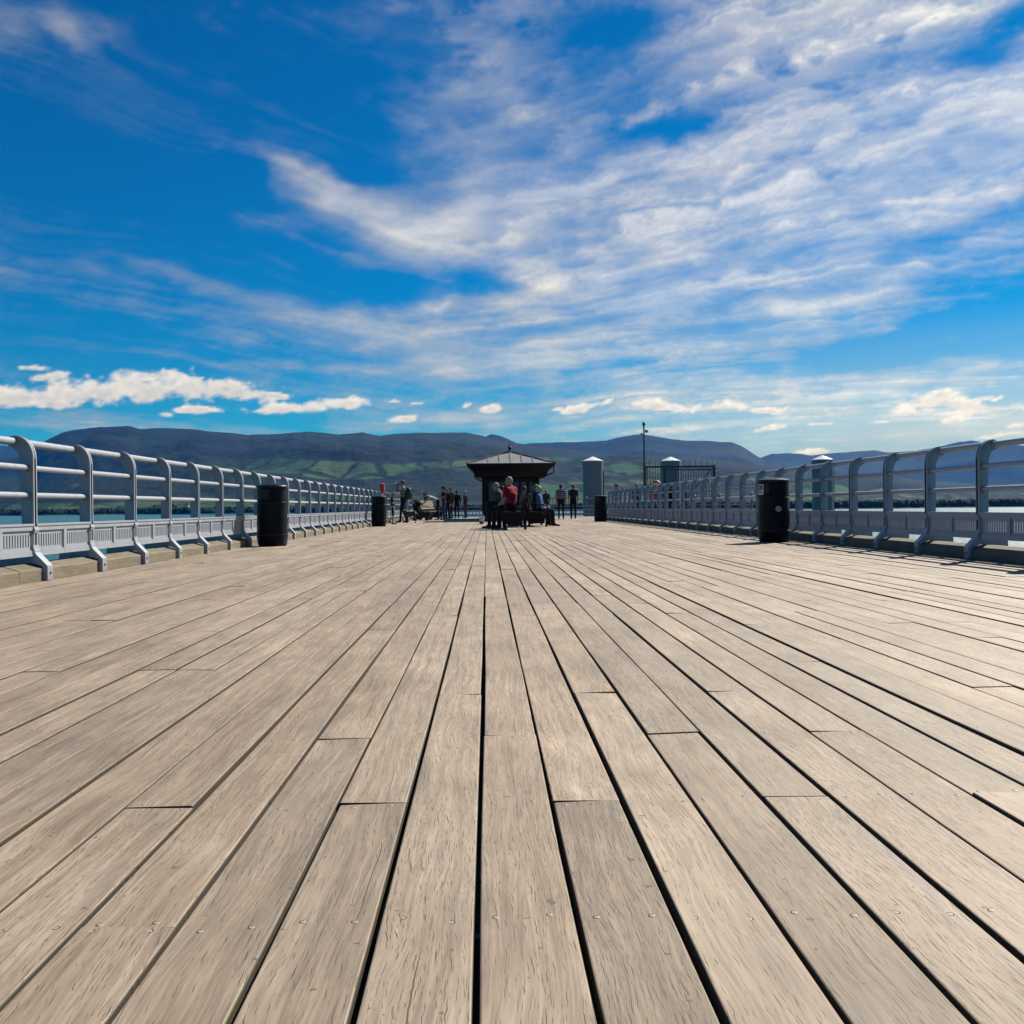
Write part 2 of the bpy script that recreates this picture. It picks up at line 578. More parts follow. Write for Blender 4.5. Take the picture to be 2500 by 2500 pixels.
def wood_material():
    m = bpy.data.materials.new("weathered_decking")
    m.use_nodes = True
    k = NT(m.node_tree)
    pos = k.n('ShaderNodeNewGeometry').outputs['Position']
    nrm = k.n('ShaderNodeNewGeometry').outputs['Normal']
    seed = k.n('ShaderNodeAttribute', attribute_name='seed').outputs['Fac']
    off = k.combine(k.math('MULTIPLY', seed, 37.0), k.math('MULTIPLY', seed, 91.0), k.math('MULTIPLY', seed, 53.0))
    p = k.vmath('ADD', pos, off)
    # grain wanders sideways slowly along the board
    wander = k.math('SUBTRACT', k.noise(k.mapping(p, scale=(3.0, 1.3, 1)), 1.0, 2, 0.5), 0.5)
    gx, gy, gz = k.separate(p)
    gx = k.math('ADD', gx, k.math('MULTIPLY', wander, 0.09))
    g = k.combine(gx, gy, gz)
    grain = k.noise(k.mapping(g, scale=(42, 1.6, 20)), 1.0, 4, 0.62)
    fine = k.noise(k.mapping(g, scale=(190, 7, 60)), 1.0, 2, 0.6)
    blotch = k.noise(k.mapping(p, scale=(7, 3.0, 1)), 1.0, 4, 0.6)
    big = k.noise(k.mapping(p, scale=(1.6, 0.55, 1)), 1.0, 1, 0.5)
    col = k.ramp(k.math('ADD', k.math('MULTIPLY', grain, 0.55), k.math('MULTIPLY', blotch, 0.45)),
                 [(0.30, WOOD[0]), (0.50, WOOD[1]), (0.68, WOOD[2])])
    tone = k.math('FRACT', k.math('MULTIPLY', seed, 17.31))
    tone = k.maprange(tone, 0, 1, 0.86, 1.10, 'LINEAR')
    tone = k.math('MULTIPLY', tone, k.maprange(big, 0.3, 0.7, 0.92, 1.08, 'LINEAR'))
    tone = k.math('MULTIPLY', tone, k.maprange(fine, 0.28, 0.72, 0.74, 1.20, 'LINEAR'))
    col = k.vmath('SCALE', col, scale=tone)
    # a few boards are pinker, a few greyer
    hue = k.math('FRACT', k.math('MULTIPLY', seed, 7.77))
    col = k.mix(k.maprange(hue, 0.55, 1.0, 0, 0.5), col, k.vmath('MULTIPLY', col, (1.04, 0.97, 0.93)))
    # drying checks: short dark splits along the grain, denser on some boards and patches
    where = k.maprange(k.math('ADD', k.noise(k.mapping(p, scale=(6, 1.5, 1)), 1.0, 2, 0.5),
                              k.math('MULTIPLY', k.math('SUBTRACT', k.math('FRACT', k.math('MULTIPLY', seed, 29.7)), 0.5), 0.30)),
                       0.34, 0.66, 0.0, 1.0)
    wob = k.math('SUBTRACT', k.noise(k.mapping(p, scale=(30, 55, 1)), 1.0, 1.0, 0.5), 0.5)

    def checks(sx, sy, off2, width, length, least, most, waver=0.42):
        """one tapered, slightly slanting split in each long cell"""
        q = k.mapping(g, off2, scale=(sx, sy, 0.0))
        vo = k.n('ShaderNodeTexVoronoi', voronoi_dimensions='2D', feature='F1')
        k.put(vo.inputs['Vector'], q)
        vo.inputs['Scale'].default_value = 1.0
        dx, dy, _ = k.separate(k.vmath('SUBTRACT', q, vo.outputs['Position']))
        r1, r2, r3 = k.separate(vo.outputs['Color'])
        dx = k.math('ADD', k.math('ADD', dx, k.math('MULTIPLY', wob, waver)), k.math('MULTIPLY', k.math('MULTIPLY', dy, k.math('SUBTRACT', r2, 0.5)), 0.9))
        ln = k.math('MULTIPLY', k.math('ADD', r3, 0.45), length)
        taper = k.math('SUBTRACT', 1.0, k.math('POWER', k.math('DIVIDE', k.math('ABSOLUTE', dy), ln), 2.0))
        w = k.math('MULTIPLY', taper, k.math('MULTIPLY', k.math('ADD', r2, 0.5), width))
        line = k.maprange(k.math('SUBTRACT', w, k.math('ABSOLUTE', dx)), 0.0, width * 0.55)
        here = k.maprange(k.math('SUBTRACT', k.maprange(where, 0, 1, least, most, 'LINEAR'), r1), -0.02, 0.06)
        return k.math('MULTIPLY', line, here)

    k1 = checks(92, 15, (0, 0, 0), 0.060, 0.44, 0.26, 1.0)
    k2 = checks(165, 30, (3.3, 8.1, 0), 0.080, 0.42, 0.30, 0.95)
    k3 = checks(17, 1.5, (1.3, 2.1, 0), 0.015, 0.46, 0.03, 0.36, 0.05)
    crack = k.math('MAXIMUM', k.math('MAXIMUM', k1, k3), k.math('MULTIPLY', k2, 0.8))
    col = k.mix(k.math('MULTIPLY', crack, 0.88), col, (0.050, 0.038, 0.030))
    # old grey-violet water stains and knots
    stain = k.maprange(k.noise(k.mapping(g, (5, 2, 0), scale=(11, 2.4, 1)), 1.0, 3, 0.6, 0.9), 0.60, 0.74, 0.0, 0.55)
    col = k.mix(stain, col, (0.20, 0.165, 0.150))
    speck = k.maprange(k.noise(p, 40, 2, 0.5), 0.715, 0.745, 0.0, 0.75)
    col = k.mix(speck, col, (0.07, 0.055, 0.045))
    worn = k.maprange(k.noise(k.mapping(pos, scale=(1.1, 0.5, 1)), 1.0, 4, 0.6), 0.40, 0.62, 0.86, 1.06, 'LINEAR')
    col = k.vmath('SCALE', col, scale=worn)
    # the cut sides inside the gaps are coloured darker, with moss
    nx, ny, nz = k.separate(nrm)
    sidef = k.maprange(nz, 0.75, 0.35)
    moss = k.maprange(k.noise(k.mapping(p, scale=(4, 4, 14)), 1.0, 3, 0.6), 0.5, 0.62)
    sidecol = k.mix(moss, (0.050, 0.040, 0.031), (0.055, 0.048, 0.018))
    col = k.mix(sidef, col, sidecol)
    b = k.n('ShaderNodeBsdfPrincipled')
    k.put(b.inputs['Base Color'], col)
    k.put(b.inputs['Roughness'], k.maprange(grain, 0.3, 0.7, 0.60, 0.80, 'LINEAR'))
    b.inputs['Specular IOR Level'].default_value = 0.45
    h = k.math('SUBTRACT', k.math('ADD', k.math('MULTIPLY', fine, 0.35), k.math('MULTIPLY', grain, 0.5)), k.math('MULTIPLY', crack, 1.1))
    bp = k.n('ShaderNodeBump')
    bp.inputs['Strength'].default_value = 0.55
    bp.inputs['Distance'].default_value = 0.0022
    k.put(bp.inputs['Height'], h)
    k.put(b.inputs['Normal'], bp.outputs[0])
    o = k.n('ShaderNodeOutputMaterial')
    k.t.links.new(b.outputs[0], o.inputs['Surface'])
    return m


WOOD = ((0.158, 0.119, 0.084), (0.268, 0.209, 0.154), (0.358, 0.290, 0.222))
M = {}
M['deck'] = wood_material()
M['paint'] = material("white_fence_paint", (0.282, 0.308, 0.348), 0.42, vary=0.07, scale=9, dirt=(0.045, (0.20, 0.145, 0.105), 8))
M['rust'] = material("rusty_bolt", (0.16, 0.10, 0.075), 0.7, vary=0.3, scale=60)
M['kerb'] = material("old_timber_kerb", (0.165, 0.135, 0.092), 0.85, vary=0.35, scale=7, bump=0.6, dirt=(0.16, (0.070, 0.062, 0.05), 6), coords='Generated')
M['black'] = material("black_bin_plastic", (0.003, 0.0035, 0.006), 0.45, vary=0.2, scale=12, spec=0.16)
M['screw'] = material("zinc_screw", (0.34, 0.32, 0.29), 0.6, metal=0.1, vary=0.2, scale=90)
M['screw_ring'] = material("dark_screw_recess", (0.035, 0.028, 0.022), 0.9, vary=0.2, scale=60)
M['dark_timber'] = material("dark_tarred_timber", (0.030, 0.026, 0.024), 0.8, vary=0.3, scale=5)
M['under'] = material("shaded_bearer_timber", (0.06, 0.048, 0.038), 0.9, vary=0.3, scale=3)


# ================================================================ THE SETTING
# ---------------------------------------------------------------- deck of boards
PITCH_B, GAP0 = 0.149, -0.020          # board spacing, x of the gap nearest the camera axis
ROW0, ROWD = 1.475, 0.594              # first joist in view and joist spacing
X_L, X_R = -3.97, 5.28                 # kerb faces
DECK_END = 43.8
HEAD_END = 60.0
deck = structure("deck")

forced = {-4: [0], -5: [1], -2: [1], 1: [1], 4: [1], 7: [1], -3: [2], 0: [2], 3: [2], 6: [2], 2: [3], -1: [3], 5: [3], -7: [3]}
boards = []
k0, k1 = int(math.floor((X_L - GAP0) / PITCH_B)) - 1, int(math.ceil((X_R - GAP0) / PITCH_B)) + 1
for kb in range(k0, k1):
    cuts = []
    if kb in forced:
        r = forced[kb][0]
    else:
        r = RNG.choice([0, 1, 2, 3, 4, 5])
    lo = r
    while lo > -4:
        lo -= RNG.choice([5, 6, 6, 8])
    rows = []
    q = r
    while ROW0 + q * ROWD > -1.5:
        rows.append(q)
        q -= 6
    q = r + RNG.choice([5, 6, 6, 7])
    while ROW0 + q * ROWD < HEAD_END - 1.5:
        rows.append(q)
        q += RNG.choice([5, 6, 6, 7, 8])
    ys = sorted([-1.6] + [ROW0 + q * ROWD for q in rows if ROW0 + q * ROWD > -1.2] + [HEAD_END])
    for y0, y1 in zip(ys[:-1], ys[1:]):
        boards.append([kb, y0, y1])


def board_shape(mb, kb, y0, y1, n=4):
    """a board with eased edges, slightly bowed and uneven like the old decking"""
    xc = GAP0 + (kb + 0.5) * PITCH_B + RNG.uniform(-0.002, 0.002)
    w = (PITCH_B - 0.0080 + RNG.uniform(-0.0040, 0.0026)) / 2
    zt = RNG.uniform(-0.003, 0.0015)
    tilt = RNG.uniform(-0.002, 0.002)
    mb.seed = RNG.random()
    e, t = 0.0030, 0.042
    prof = [(-w, -t), (w, -t), (w, -e), (w - e * 0.35, -e * 0.35), (w - e, 0), (-w + e, 0), (-w + e * 0.35, -e * 0.35), (-w, -e)]
    rings = []
    for i in range(n + 1):
        f = i / n
        y = y0 + 0.0012 + (y1 - y0 - 0.0024) * f
        bow = RNG.uniform(-0.0024, 0.0024) if 0 < i < n else RNG.uniform(-0.001, 0.001)
        rings.append([(xc + u + bow, y, zt + v + tilt * u / w) for u, v in prof])
    mb.loft(rings)
    return zt, tilt / w, xc


def shown_area(kb, y0, y1):
    x = GAP0 + (kb + 0.5) * PITCH_B
    a = 0.0
    for i in range(12):
        y = y0 + (y1 - y0) * (i + 0.5) / 12
        if y < 0.9:
            continue
        px, py = 1188 + x / y * FPX, 1238 + EYE / y * FPX
        if -40 < px < 2540 and py < 2540:
            a += (y1 - y0) / 12 * PITCH_B * FPX * FPX * EYE / y ** 3
    return a


boards.sort(key=lambda b: -shown_area(*b))
near = [b for b in boards[:300]]
rest = boards[300:]
plank_of = {}
for kb, y0, y1 in near:
    mb = MB()
    lie = board_shape(mb, kb, y0, y1)
    o = mb.build("plank", M['deck'], deck, seeds=True)
    plank_of.setdefault(kb, []).append((y0, y1, o, lie))
mb = MB()
for kb, y0, y1 in rest:
    board_shape(mb, kb, y0, y1)
# the pier head widens to the right beyond the end of the right fence
for kb in range(k1, k1 + 46):
    y = DECK_END + 0.3
    while y < HEAD_END:
        y2 = min(HEAD_END, y + RNG.choice([3.0, 3.6, 4.2]))
        board_shape(mb, kb, y, y2, 1)
        y = y2
o = mb.build("plank", M['deck'], deck, seeds=True)
o["kind"] = "stuff"

# screws: two in every board over every joist
sm = MB()
sm.lathe([(0.0042, -0.004), (0.0042, 0.0002), (0.0034, 0.0006), (0.0018, 0.0004), (0.0010, -0.0008)], 10)
sm.cur = 1
sm.lathe([(0.0066, -0.004), (0.0066, 0.00012), (0.0044, 0.00012)], 12, cap=False)
screw_mesh = sm.mesh("screw", [M['screw'], M['screw_ring']], True, rad(40))
far_screws = MB()
for kb in range(k0, k1):
    for row in range(0, 16):
        y = ROW0 + row * ROWD
        for s in (-1, 1):
            x = GAP0 + (kb + 0.5) * PITCH_B + s * 0.041 + RNG.uniform(-0.006, 0.006)
            px = 1188 + x / y * FPX
            if not -30 < px < 2530:
                continue
            for ya, yb, pl, (zt, tl, xc) in plank_of.get(kb, []):
                ends = [d for d in (ya, yb) if abs(d - y) < 0.02]
                spots = []
                if ends:
                    if ya < y - 0.02:
                        spots.append(y - 0.017 + RNG.uniform(-0.004, 0.004))
                    elif yb > y + 0.02:
                        spots.append(y + 0.017 + RNG.uniform(-0.004, 0.004))
                elif ya < y < yb:
                    spots.append(y + RNG.uniform(-0.012, 0.012))
                for yy in spots:
                    if row < 6 and RNG.random() < 0.93:
                        so = link("screw", screw_mesh, pl, (x, yy, zt + tl * (x - xc) - 0.0001))
                    elif row >= 6:
                        far_screws.lathe([(0.0052, -0.003), (0.0046, 0.0012)], 6, (x, yy, zt + tl * (x - xc) - 0.0006))
o = far_screws.build("screw", M['screw'], deck)
o["kind"] = "stuff"

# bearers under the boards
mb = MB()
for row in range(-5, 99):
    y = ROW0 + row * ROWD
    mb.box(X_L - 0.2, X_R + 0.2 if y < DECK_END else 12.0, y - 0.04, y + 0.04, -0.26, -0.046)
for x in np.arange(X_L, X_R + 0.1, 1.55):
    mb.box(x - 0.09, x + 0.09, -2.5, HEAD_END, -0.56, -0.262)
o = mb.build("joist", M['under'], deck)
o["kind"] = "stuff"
# cast-iron piles carrying the pier
for i, y in enumerate((6.5, 15.5, 24.5, 33.5, 42.5, 51.5, 59.0)):
    for x in (X_L + 0.4, 0.6, X_R - 0.4):
        mb = MB()
        mb.lathe([(0.17, -5.9), (0.15, -0.95), (0.24, -0.90), (0.24, -0.57)], 14)
        mb.build("pile", M['dark_timber'], deck, True, rad(40), (x, y, 0))

# ---------------------------------------------------------------- kerbs
SPACE = 1.26
POST_L0, POST_R0 = 8.95, 10.62


def kerb(side, xface, y_start, y_end, seams):
    root = structure("kerb")
    y = y_start
    while y < y_end:
        y2 = min(y_end, y + seams)
        mb = MB()
        j = RNG.uniform(-0.004, 0.004)
        prof = [(0.0, 0.001), (0.0, 0.103 + j), (0.006, 0.110 + j), (0.135, 0.152 + j), (0.225, 0.150 + j), (0.232, 0.140 + j), (0.232, -0.25)]
        ring = lambda yy: [(xface + side * u, yy, v) for u, v in prof]
        n = 4
        mb.loft([ring(y + 0.003 + (y2 - y - 0.006) * i / n) for i in range(n + 1)])
        mb.build("beam", M['kerb'], root)
        y = y2
    mb = MB()
    mb.box(*sorted((xface + side * 0.245, xface + side * 0.40)), y_start, y_end, -0.42, 0.03)
    mb.build("edge_beam", M['dark_timber'], root)
    return root


kerb(-1, X_L, POST_L0 - 6 * SPACE - 0.5, DECK_END + 14, 3.78)
kerb(1, X_R, POST_R0 - 6 * SPACE - 0.9, DECK_END, 3.78)

# ---------------------------------------------------------------- water
def water_material():
    m = bpy.data.materials.new("sea_water")
    m.use_nodes = True
    k = NT(m.node_tree)
    pos = k.n('ShaderNodeNewGeometry').outputs['Position']
    b = k.n('ShaderNodeBsdfPrincipled')
    n0 = k.noise(k.mapping(pos, scale=(0.004, 0.0012, 1)), 1.0, 4, 0.6)
    k.put(b.inputs['Base Color'], k.mix(n0, (0.020, 0.085, 0.110), (0.035, 0.120, 0.145)))
    b.inputs['Roughness'].default_value = 0.42
    b.inputs['IOR'].default_value = 1.33
    w = k.math('ADD', k.noise(k.mapping(pos, scale=(1, 0.7, 1)), 0.9, 5, 0.62), k.math('MULTIPLY', k.noise(pos, 0.12, 3, 0.5), 1.6))
    bp = k.n('ShaderNodeBump')
    bp.inputs['Strength'].default_value = 1.0
    bp.inputs['Distance'].default_value = 0.28
    k.put(bp.inputs['Height'], w)
    k.put(b.inputs['Normal'], bp.outputs[0])
    o = k.n('ShaderNodeOutputMaterial')
    k.t.links.new(b.outputs[0], o.inputs['Surface'])
    return m


SEA = -5.0
M['water'] = water_material()
mb = MB()
mb.add([(-15000, -1500, SEA), (15000, -1500, SEA), (15000, 15500, SEA), (-15000, 15500, SEA)], [(0, 1, 2, 3)])
mb.build("water", M['water'])["kind"] = "structure"


# ---------------------------------------------------------------- hills
def hill_material(name, moor, heath_shade, green):
    m = bpy.data.materials.new(name)
    m.use_nodes = True
    k = NT(m.node_tree)
    pos = k.n('ShaderNodeNewGeometry').outputs['Position']
    flat = k.mapping(pos, scale=(1, 1, 0.0))
    past = k.n('ShaderNodeAttribute', attribute_name='pasture').outputs['Fac']
    wood_shade = k.n('ShaderNodeAttribute', attribute_name='wood').outputs['Fac']
    n1 = k.noise(flat, 0.0030, 7, 0.62)
    n2 = k.noise(flat, 0.012, 6, 0.65)
    base = k.mix(k.maprange(n1, 0.43, 0.57), moor, heath_shade)  # moor and heath darkened, their dark patches standing in for cloud shadow
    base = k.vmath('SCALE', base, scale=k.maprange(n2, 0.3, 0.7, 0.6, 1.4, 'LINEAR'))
    # fields: irregular cells with dark hedges
    wf = k.vmath('ADD', flat, k.vmath('SCALE', k.noise(flat, 0.004, 2, 0.5, out='Color'), scale=120.0))
    fv = k.mapping(wf, scale=(1 / 125.0, 1 / 330.0, 1))
    vo = k.n('ShaderNodeTexVoronoi', voronoi_dimensions='2D', feature='F1')
    k.put(vo.inputs['Vector'], fv)
    vo.inputs['Scale'].default_value = 1.0
    rr, gg, bb = k.separate(vo.outputs['Color'])
    ve = k.n('ShaderNodeTexVoronoi', voronoi_dimensions='2D', feature='DISTANCE_TO_EDGE')
    k.put(ve.inputs['Vector'], fv)
    ve.inputs['Scale'].default_value = 1.0
    field = k.ramp(rr, [(0.0, (0.020, 0.052, 0.018)), (0.35, green), (0.7, (0.056, 0.120, 0.034)), (1.0, (0.074, 0.100, 0.042))])
    field = k.mix(k.maprange(gg, 0.78, 0.80), field, (0.012, 0.026, 0.014))
    hedge = k.maprange(k.math('ADD', ve.outputs['Distance'], k.math('MULTIPLY', k.math('SUBTRACT', n2, 0.5), 0.14)), 0.11, 0.045)
    field = k.mix(hedge, field, (0.010, 0.022, 0.012))
    col = k.mix(past, base, field)
    wcol = k.vmath('SCALE', (0.010, 0.021, 0.012), scale=k.maprange(n2, 0.25, 0.75, 0.55, 1.5, 'LINEAR'))
    col = k.mix(wood_shade, col, wcol)
    b = k.n('ShaderNodeBsdfPrincipled')
    k.put(b.inputs['Base Color'], k.vmath('SCALE', col, scale=0.9))
    b.inputs['Roughness'].default_value = 0.95
    b.inputs['Specular IOR Level'].default_value = 0.1
    bp = k.n('ShaderNodeBump')
    bp.inputs['Strength'].default_value = 1.0
    bp.inputs['Distance'].default_value = 30.0
    k.put(bp.inputs['Height'], k.noise(flat, 0.010, 8, 0.62))
    k.put(b.inputs['Normal'], bp.outputs[0])
    o = k.n('ShaderNodeOutputMaterial')
    k.t.links.new(b.outputs[0], o.inputs['Surface'])
    return m


def blobs(px, py, spec):
    s = np.zeros_like(px)
    for cx, cy, a, b, w in spec:
        s = s + w * np.exp(-((px - cx) / a) ** 2 - ((py - cy) / b) ** 2)
    return s


PASTURE = ((720, 1140, 230, 16, 1.2), (880, 1150, 120, 12, 1.0), (1090, 1136, 110, 10, .7), (620, 1126, 110, 10, .6), (840, 1165, 120, 9, .8),
           (1350, 1135, 190, 16, 1.3), (1500, 1150, 200, 14, .9), (1350, 1190, 110, 12, 1.0), (1450, 1212, 160, 12, 1.0), (1560, 1178, 120, 8, .8),
           (1010, 1205, 90, 7, .6), (1300, 1235, 300, 8, .8), (1800, 1175, 140, 12, 1.0), (2080, 1195, 130, 14, 1.2), (1950, 1215, 260, 7, .9),
           (2420, 1192, 200, 6, .5), (200, 1185, 40, 10, .8), (220, 1238, 180, 7, 1.2), (520, 1225, 120, 9, 1.1), (420, 1240, 200, 6, .9),
           (700, 1232, 160, 8, .9), (880, 1215, 130, 8, .5), (400, 1130, 90, 10, .35), (2450, 1205, 90, 5, .6))
WOODS_AND_SHADE = ((960, 1190, 190, 22, 1.0), (1150, 1175, 90, 22, .9), (700, 1175, 200, 14, .9), (380, 1185, 220, 22, .8), (150, 1210, 170, 22, .9), (1420, 1170, 230, 7, .9),  # woodland, with dark patches that stand in for cloud shadow
         (1600, 1195, 160, 10, .7), (1330, 1212, 90, 7, .7), (2300, 1175, 140, 14, 1.0), (2000, 1160, 120, 7, .7), (2350, 1215, 300, 14, .8),
         (1900, 1228, 300, 6, .9), (1000, 1228, 260, 8, .6), (520, 1207, 180, 10, .8), (60, 1180, 90, 16, .6))


def range_mesh(name, ridge, y_shore, y_ridge, y_back, shape, seed, mat, nx=430, ny=150, rough=0.02, x_from=-700, x_to=3200, foot=SEA, spurs=()):
    """a mountain range: columns fan out from the bay, rows climb from the shore to the crest and go down behind it"""
    px = np.linspace(x_from, x_to, nx)
    rp = np.array(ridge, float)
    ry = np.interp(px, rp[:, 0], rp[:, 1])
    jag = fbm(px / 48.0, px * 0 + 3.3, seed + 40, 6, 0.6) * 9.0
    ry = ry + jag * 0.55
    yh = 1238 - 0.010 * (px - 1188)
    e_r = np.maximum((yh - ry) / FPX, 0.002)
    ysh = y_shore(px) if callable(y_shore) else np.full(nx, float(y_shore))
    verts = np.zeros((ny + 25, nx, 3))
    wood_shade = np.zeros((ny + 25, nx))
    past = np.zeros((ny + 25, nx))
    P = (px - 1188) / FPX
    for i in range(ny + 25):
        if i < ny:
            t = i / (ny - 1)
            Y = ysh + (y_ridge - ysh) * t
            e_s = (foot - EYE) / ysh
            g = np.interp(t, *zip(*shape))
            und = fbm(px / 260.0, px * 0 + t * 6.0, seed, 6) * rough * 4 * t * (1 - t) + fbm(px / 700.0 + 9, px * 0 + t * 2.2, seed + 9, 3) * rough * 4 * t * (1 - t)
            for c, w_, t0, tw, amp in spurs:
                und = und + amp / FPX * np.exp(-((px - c) / w_) ** 2) * (np.exp(-((t - t0) / tw) ** 2) - 0.9 * np.exp(-((t - t0 - 1.9 * tw) / tw) ** 2)) * np.clip((1 - t) * 6, 0, 1)
            e = e_s + (e_r - e_s) * g + und
            z = EYE + e * Y
            z = np.maximum(z, foot + (0.0 if i == 0 else 1.5 + 14.0 * t))
            if i == 0:
                z = np.full(nx, foot - 1.0)
        else:
            t = (i - ny + 1) / 25.0
            Y = np.full(nx, y_ridge + (y_back - y_ridge) * t)
            ridge_z = EYE + e_r * y_ridge
            z = ridge_z * (1 - t ** 1.3) + foot * t ** 1.3 - 1.0
        verts[i, :, 0] = P * Y
        verts[i, :, 1] = Y
        verts[i, :, 2] = z
        py = yh - (z - EYE) / Y * FPX
        nn = fbm(P * Y / 420.0, Y / 600.0, seed + 70, 5)
        past[i] = np.clip((blobs(px, py, PASTURE) + 0.30 * sstep(1188, 1222, py) - 0.36 + nn * 0.85) * 4.0, 0, 1)
        nn2 = fbm(P * Y / 300.0 + 7, Y / 420.0, seed + 90, 5)
        wood_shade[i] = np.clip((blobs(px, py, WOODS_AND_SHADE) * (1 - 0.6 * past[i]) - 0.42 + nn2 * 0.9) * 4.0, 0, 1)
    n_all = ny + 25
    idx = np.arange(n_all * nx).reshape(n_all, nx)
    faces = np.stack([idx[:-1, :-1], idx[:-1, 1:], idx[1:, 1:], idx[1:, :-1]], -1).reshape(-1, 4)
    me = bpy.data.meshes.new(name)
    me.vertices.add(n_all * nx)
    me.vertices.foreach_set('co', verts.reshape(-1))
    me.loops.add(faces.size)
    me.loops.foreach_set('vertex_index', faces.reshape(-1).astype(np.int32))
    me.polygons.add(len(faces))
    me.polygons.foreach_set('loop_start', np.arange(0, faces.size, 4, dtype=np.int32))
    me.polygons.foreach_set('loop_total', np.full(len(faces), 4, np.int32))
    me.polygons.foreach_set('use_smooth', np.ones(len(faces), bool))
    for nm, arr in (('pasture', past), ('wood', wood_shade)):
        a = me.attributes.new(nm, 'FLOAT', 'POINT')
        a.data.foreach_set('value', arr.reshape(-1).astype(np.float32))
    me.update()
    me.validate()
    me.materials.append(mat)
    o = link(name, me)
    o["kind"] = "structure"
    return verts, past, wood_shade


RIDGE_A = [(-900, 1190), (-300, 1150), (60, 1118), (100, 1095), (129, 1077), (163, 1060), (184, 1054), (256, 1045), (323, 1042), (352, 1050), (377, 1047),
           (395, 1046), (471, 1050), (543, 1056), (616, 1062), (672, 1061), (752, 1055), (792, 1058), (832, 1062), (888, 1056), (930, 1065), (962, 1061),
           (1017, 1056), (1071, 1057), (1140, 1056), (1183, 1066), (1240, 1078), (1300, 1087), (1400, 1098), (1467, 1108), (1600, 1112), (1700, 1116), (1793, 1126),
           (1866, 1139), (1950, 1148), (2060, 1152), (2150, 1155), (2200, 1162), (2270, 1176), (2320, 1186), (2420, 1190), (2460, 1178), (2540, 1190), (2800, 1195), (3300, 1200)]
RIDGE_B = [(-900, 1080), (-200, 1075), (0, 1087), (58, 1094), (150, 1120), (600, 1140), (1100, 1110), (1183, 1068), (1201, 1059), (1223, 1064), (1270, 1085), (1297, 1082), (1359, 1079), (1406, 1079),
           (1482, 1075), (1522, 1065), (1562, 1059), (1583, 1061), (1630, 1069), (1677, 1075), (1754, 1077), (1793, 1079), (1815, 1088), (1844, 1106),
           (1880, 1127), (1960, 1150), (2100, 1165), (2400, 1180), (3300, 1190)]
RIDGE_C = [(-900, 1130), (1000, 1140), (1700, 1125), (1800, 1122), (1850, 1120), (1864, 1116), (1890, 1107), (1929, 1104), (1964, 1107), (1988, 1112), (2018, 1107), (2085, 1103), (2146, 1098),
           (2173, 1103), (2250, 1100), (2334, 1082), (2388, 1073), (2430, 1082), (2456, 1086), (2482, 1082), (2520, 1086), (2700, 1070), (3300, 1100)]
SPURS_A = ((780, 150, .60, .09, 16), (390, 90, .55, .08, 22), (150, 120, .45, .09, 18), (1000, 190, .52, .08, 12), (600, 130, .38, .07, 10), (1180, 140, .62, .08, 14),
           (1480, 220, .66, .10, 12), (1700, 140, .45, .08, 12), (1330, 120, .40, .07, 9), (2050, 130, .50, .10, 14), (2240, 110, .38, .08, 16), (260, 70, .72, .06, 14), (880, 80, .78, .05, 10), (1900, 120, .30, .07, 8), (2450, 120, .40, .10, 10))
SHAPE_A = [(0, 0), (0.04, 0.055), (0.12, 0.10), (0.30, 0.24), (0.5, 0.46), (0.75, 0.76), (0.9, 0.93), (1, 1)]
SHAPE_B = [(0, 0), (0.3, 0.2), (0.6, 0.55), (1, 1)]
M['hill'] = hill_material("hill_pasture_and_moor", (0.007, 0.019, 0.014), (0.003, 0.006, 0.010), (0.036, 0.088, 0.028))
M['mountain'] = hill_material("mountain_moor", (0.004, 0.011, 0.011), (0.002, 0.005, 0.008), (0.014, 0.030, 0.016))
shore = lambda px: 1330 - 330 * np.clip((px - 300) / 1700.0, 0, 1) + fbm(px / 170.0, px * 0, 5, 4) * 160
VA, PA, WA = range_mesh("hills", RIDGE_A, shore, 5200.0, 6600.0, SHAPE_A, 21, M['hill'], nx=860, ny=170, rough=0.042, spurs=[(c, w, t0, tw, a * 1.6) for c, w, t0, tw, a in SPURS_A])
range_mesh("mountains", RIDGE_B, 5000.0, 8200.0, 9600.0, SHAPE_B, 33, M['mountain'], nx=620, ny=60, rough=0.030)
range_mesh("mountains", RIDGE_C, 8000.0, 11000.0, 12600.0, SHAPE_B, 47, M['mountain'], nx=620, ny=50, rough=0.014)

# ---------------------------------------------------------------- far woodland on the other shore (one mass nobody could count)
M['leaf_far'] = material("far_foliage", (0.012, 0.025, 0.012), 0.9, vary=0.45, scale=0.05, spec=0.1, coords='Object')


def tree_blob():
    phi = (1 + 5 ** 0.5) / 2
    v = np.array([(-1, phi, 0), (1, phi, 0), (-1, -phi, 0), (1, -phi, 0), (0, -1, phi), (0, 1, phi), (0, -1, -phi), (0, 1, -phi), (phi, 0, -1), (phi, 0, 1), (-phi, 0, -1), (-phi, 0, 1)], float)
    v /= np.linalg.norm(v[0])
    f = [(0, 11, 5), (0, 5, 1), (0, 1, 7), (0, 7, 10), (0, 10, 11), (1, 5, 9), (5, 11, 4), (11, 10, 2), (10, 7, 6), (7, 1, 8), (3, 9, 4), (3, 4, 2), (3, 2, 6), (3, 6, 8), (3, 8, 9), (4, 9, 5), (2, 4, 11), (6, 2, 10), (8, 6, 7), (9, 8, 1)]
    return v, np.array(f)


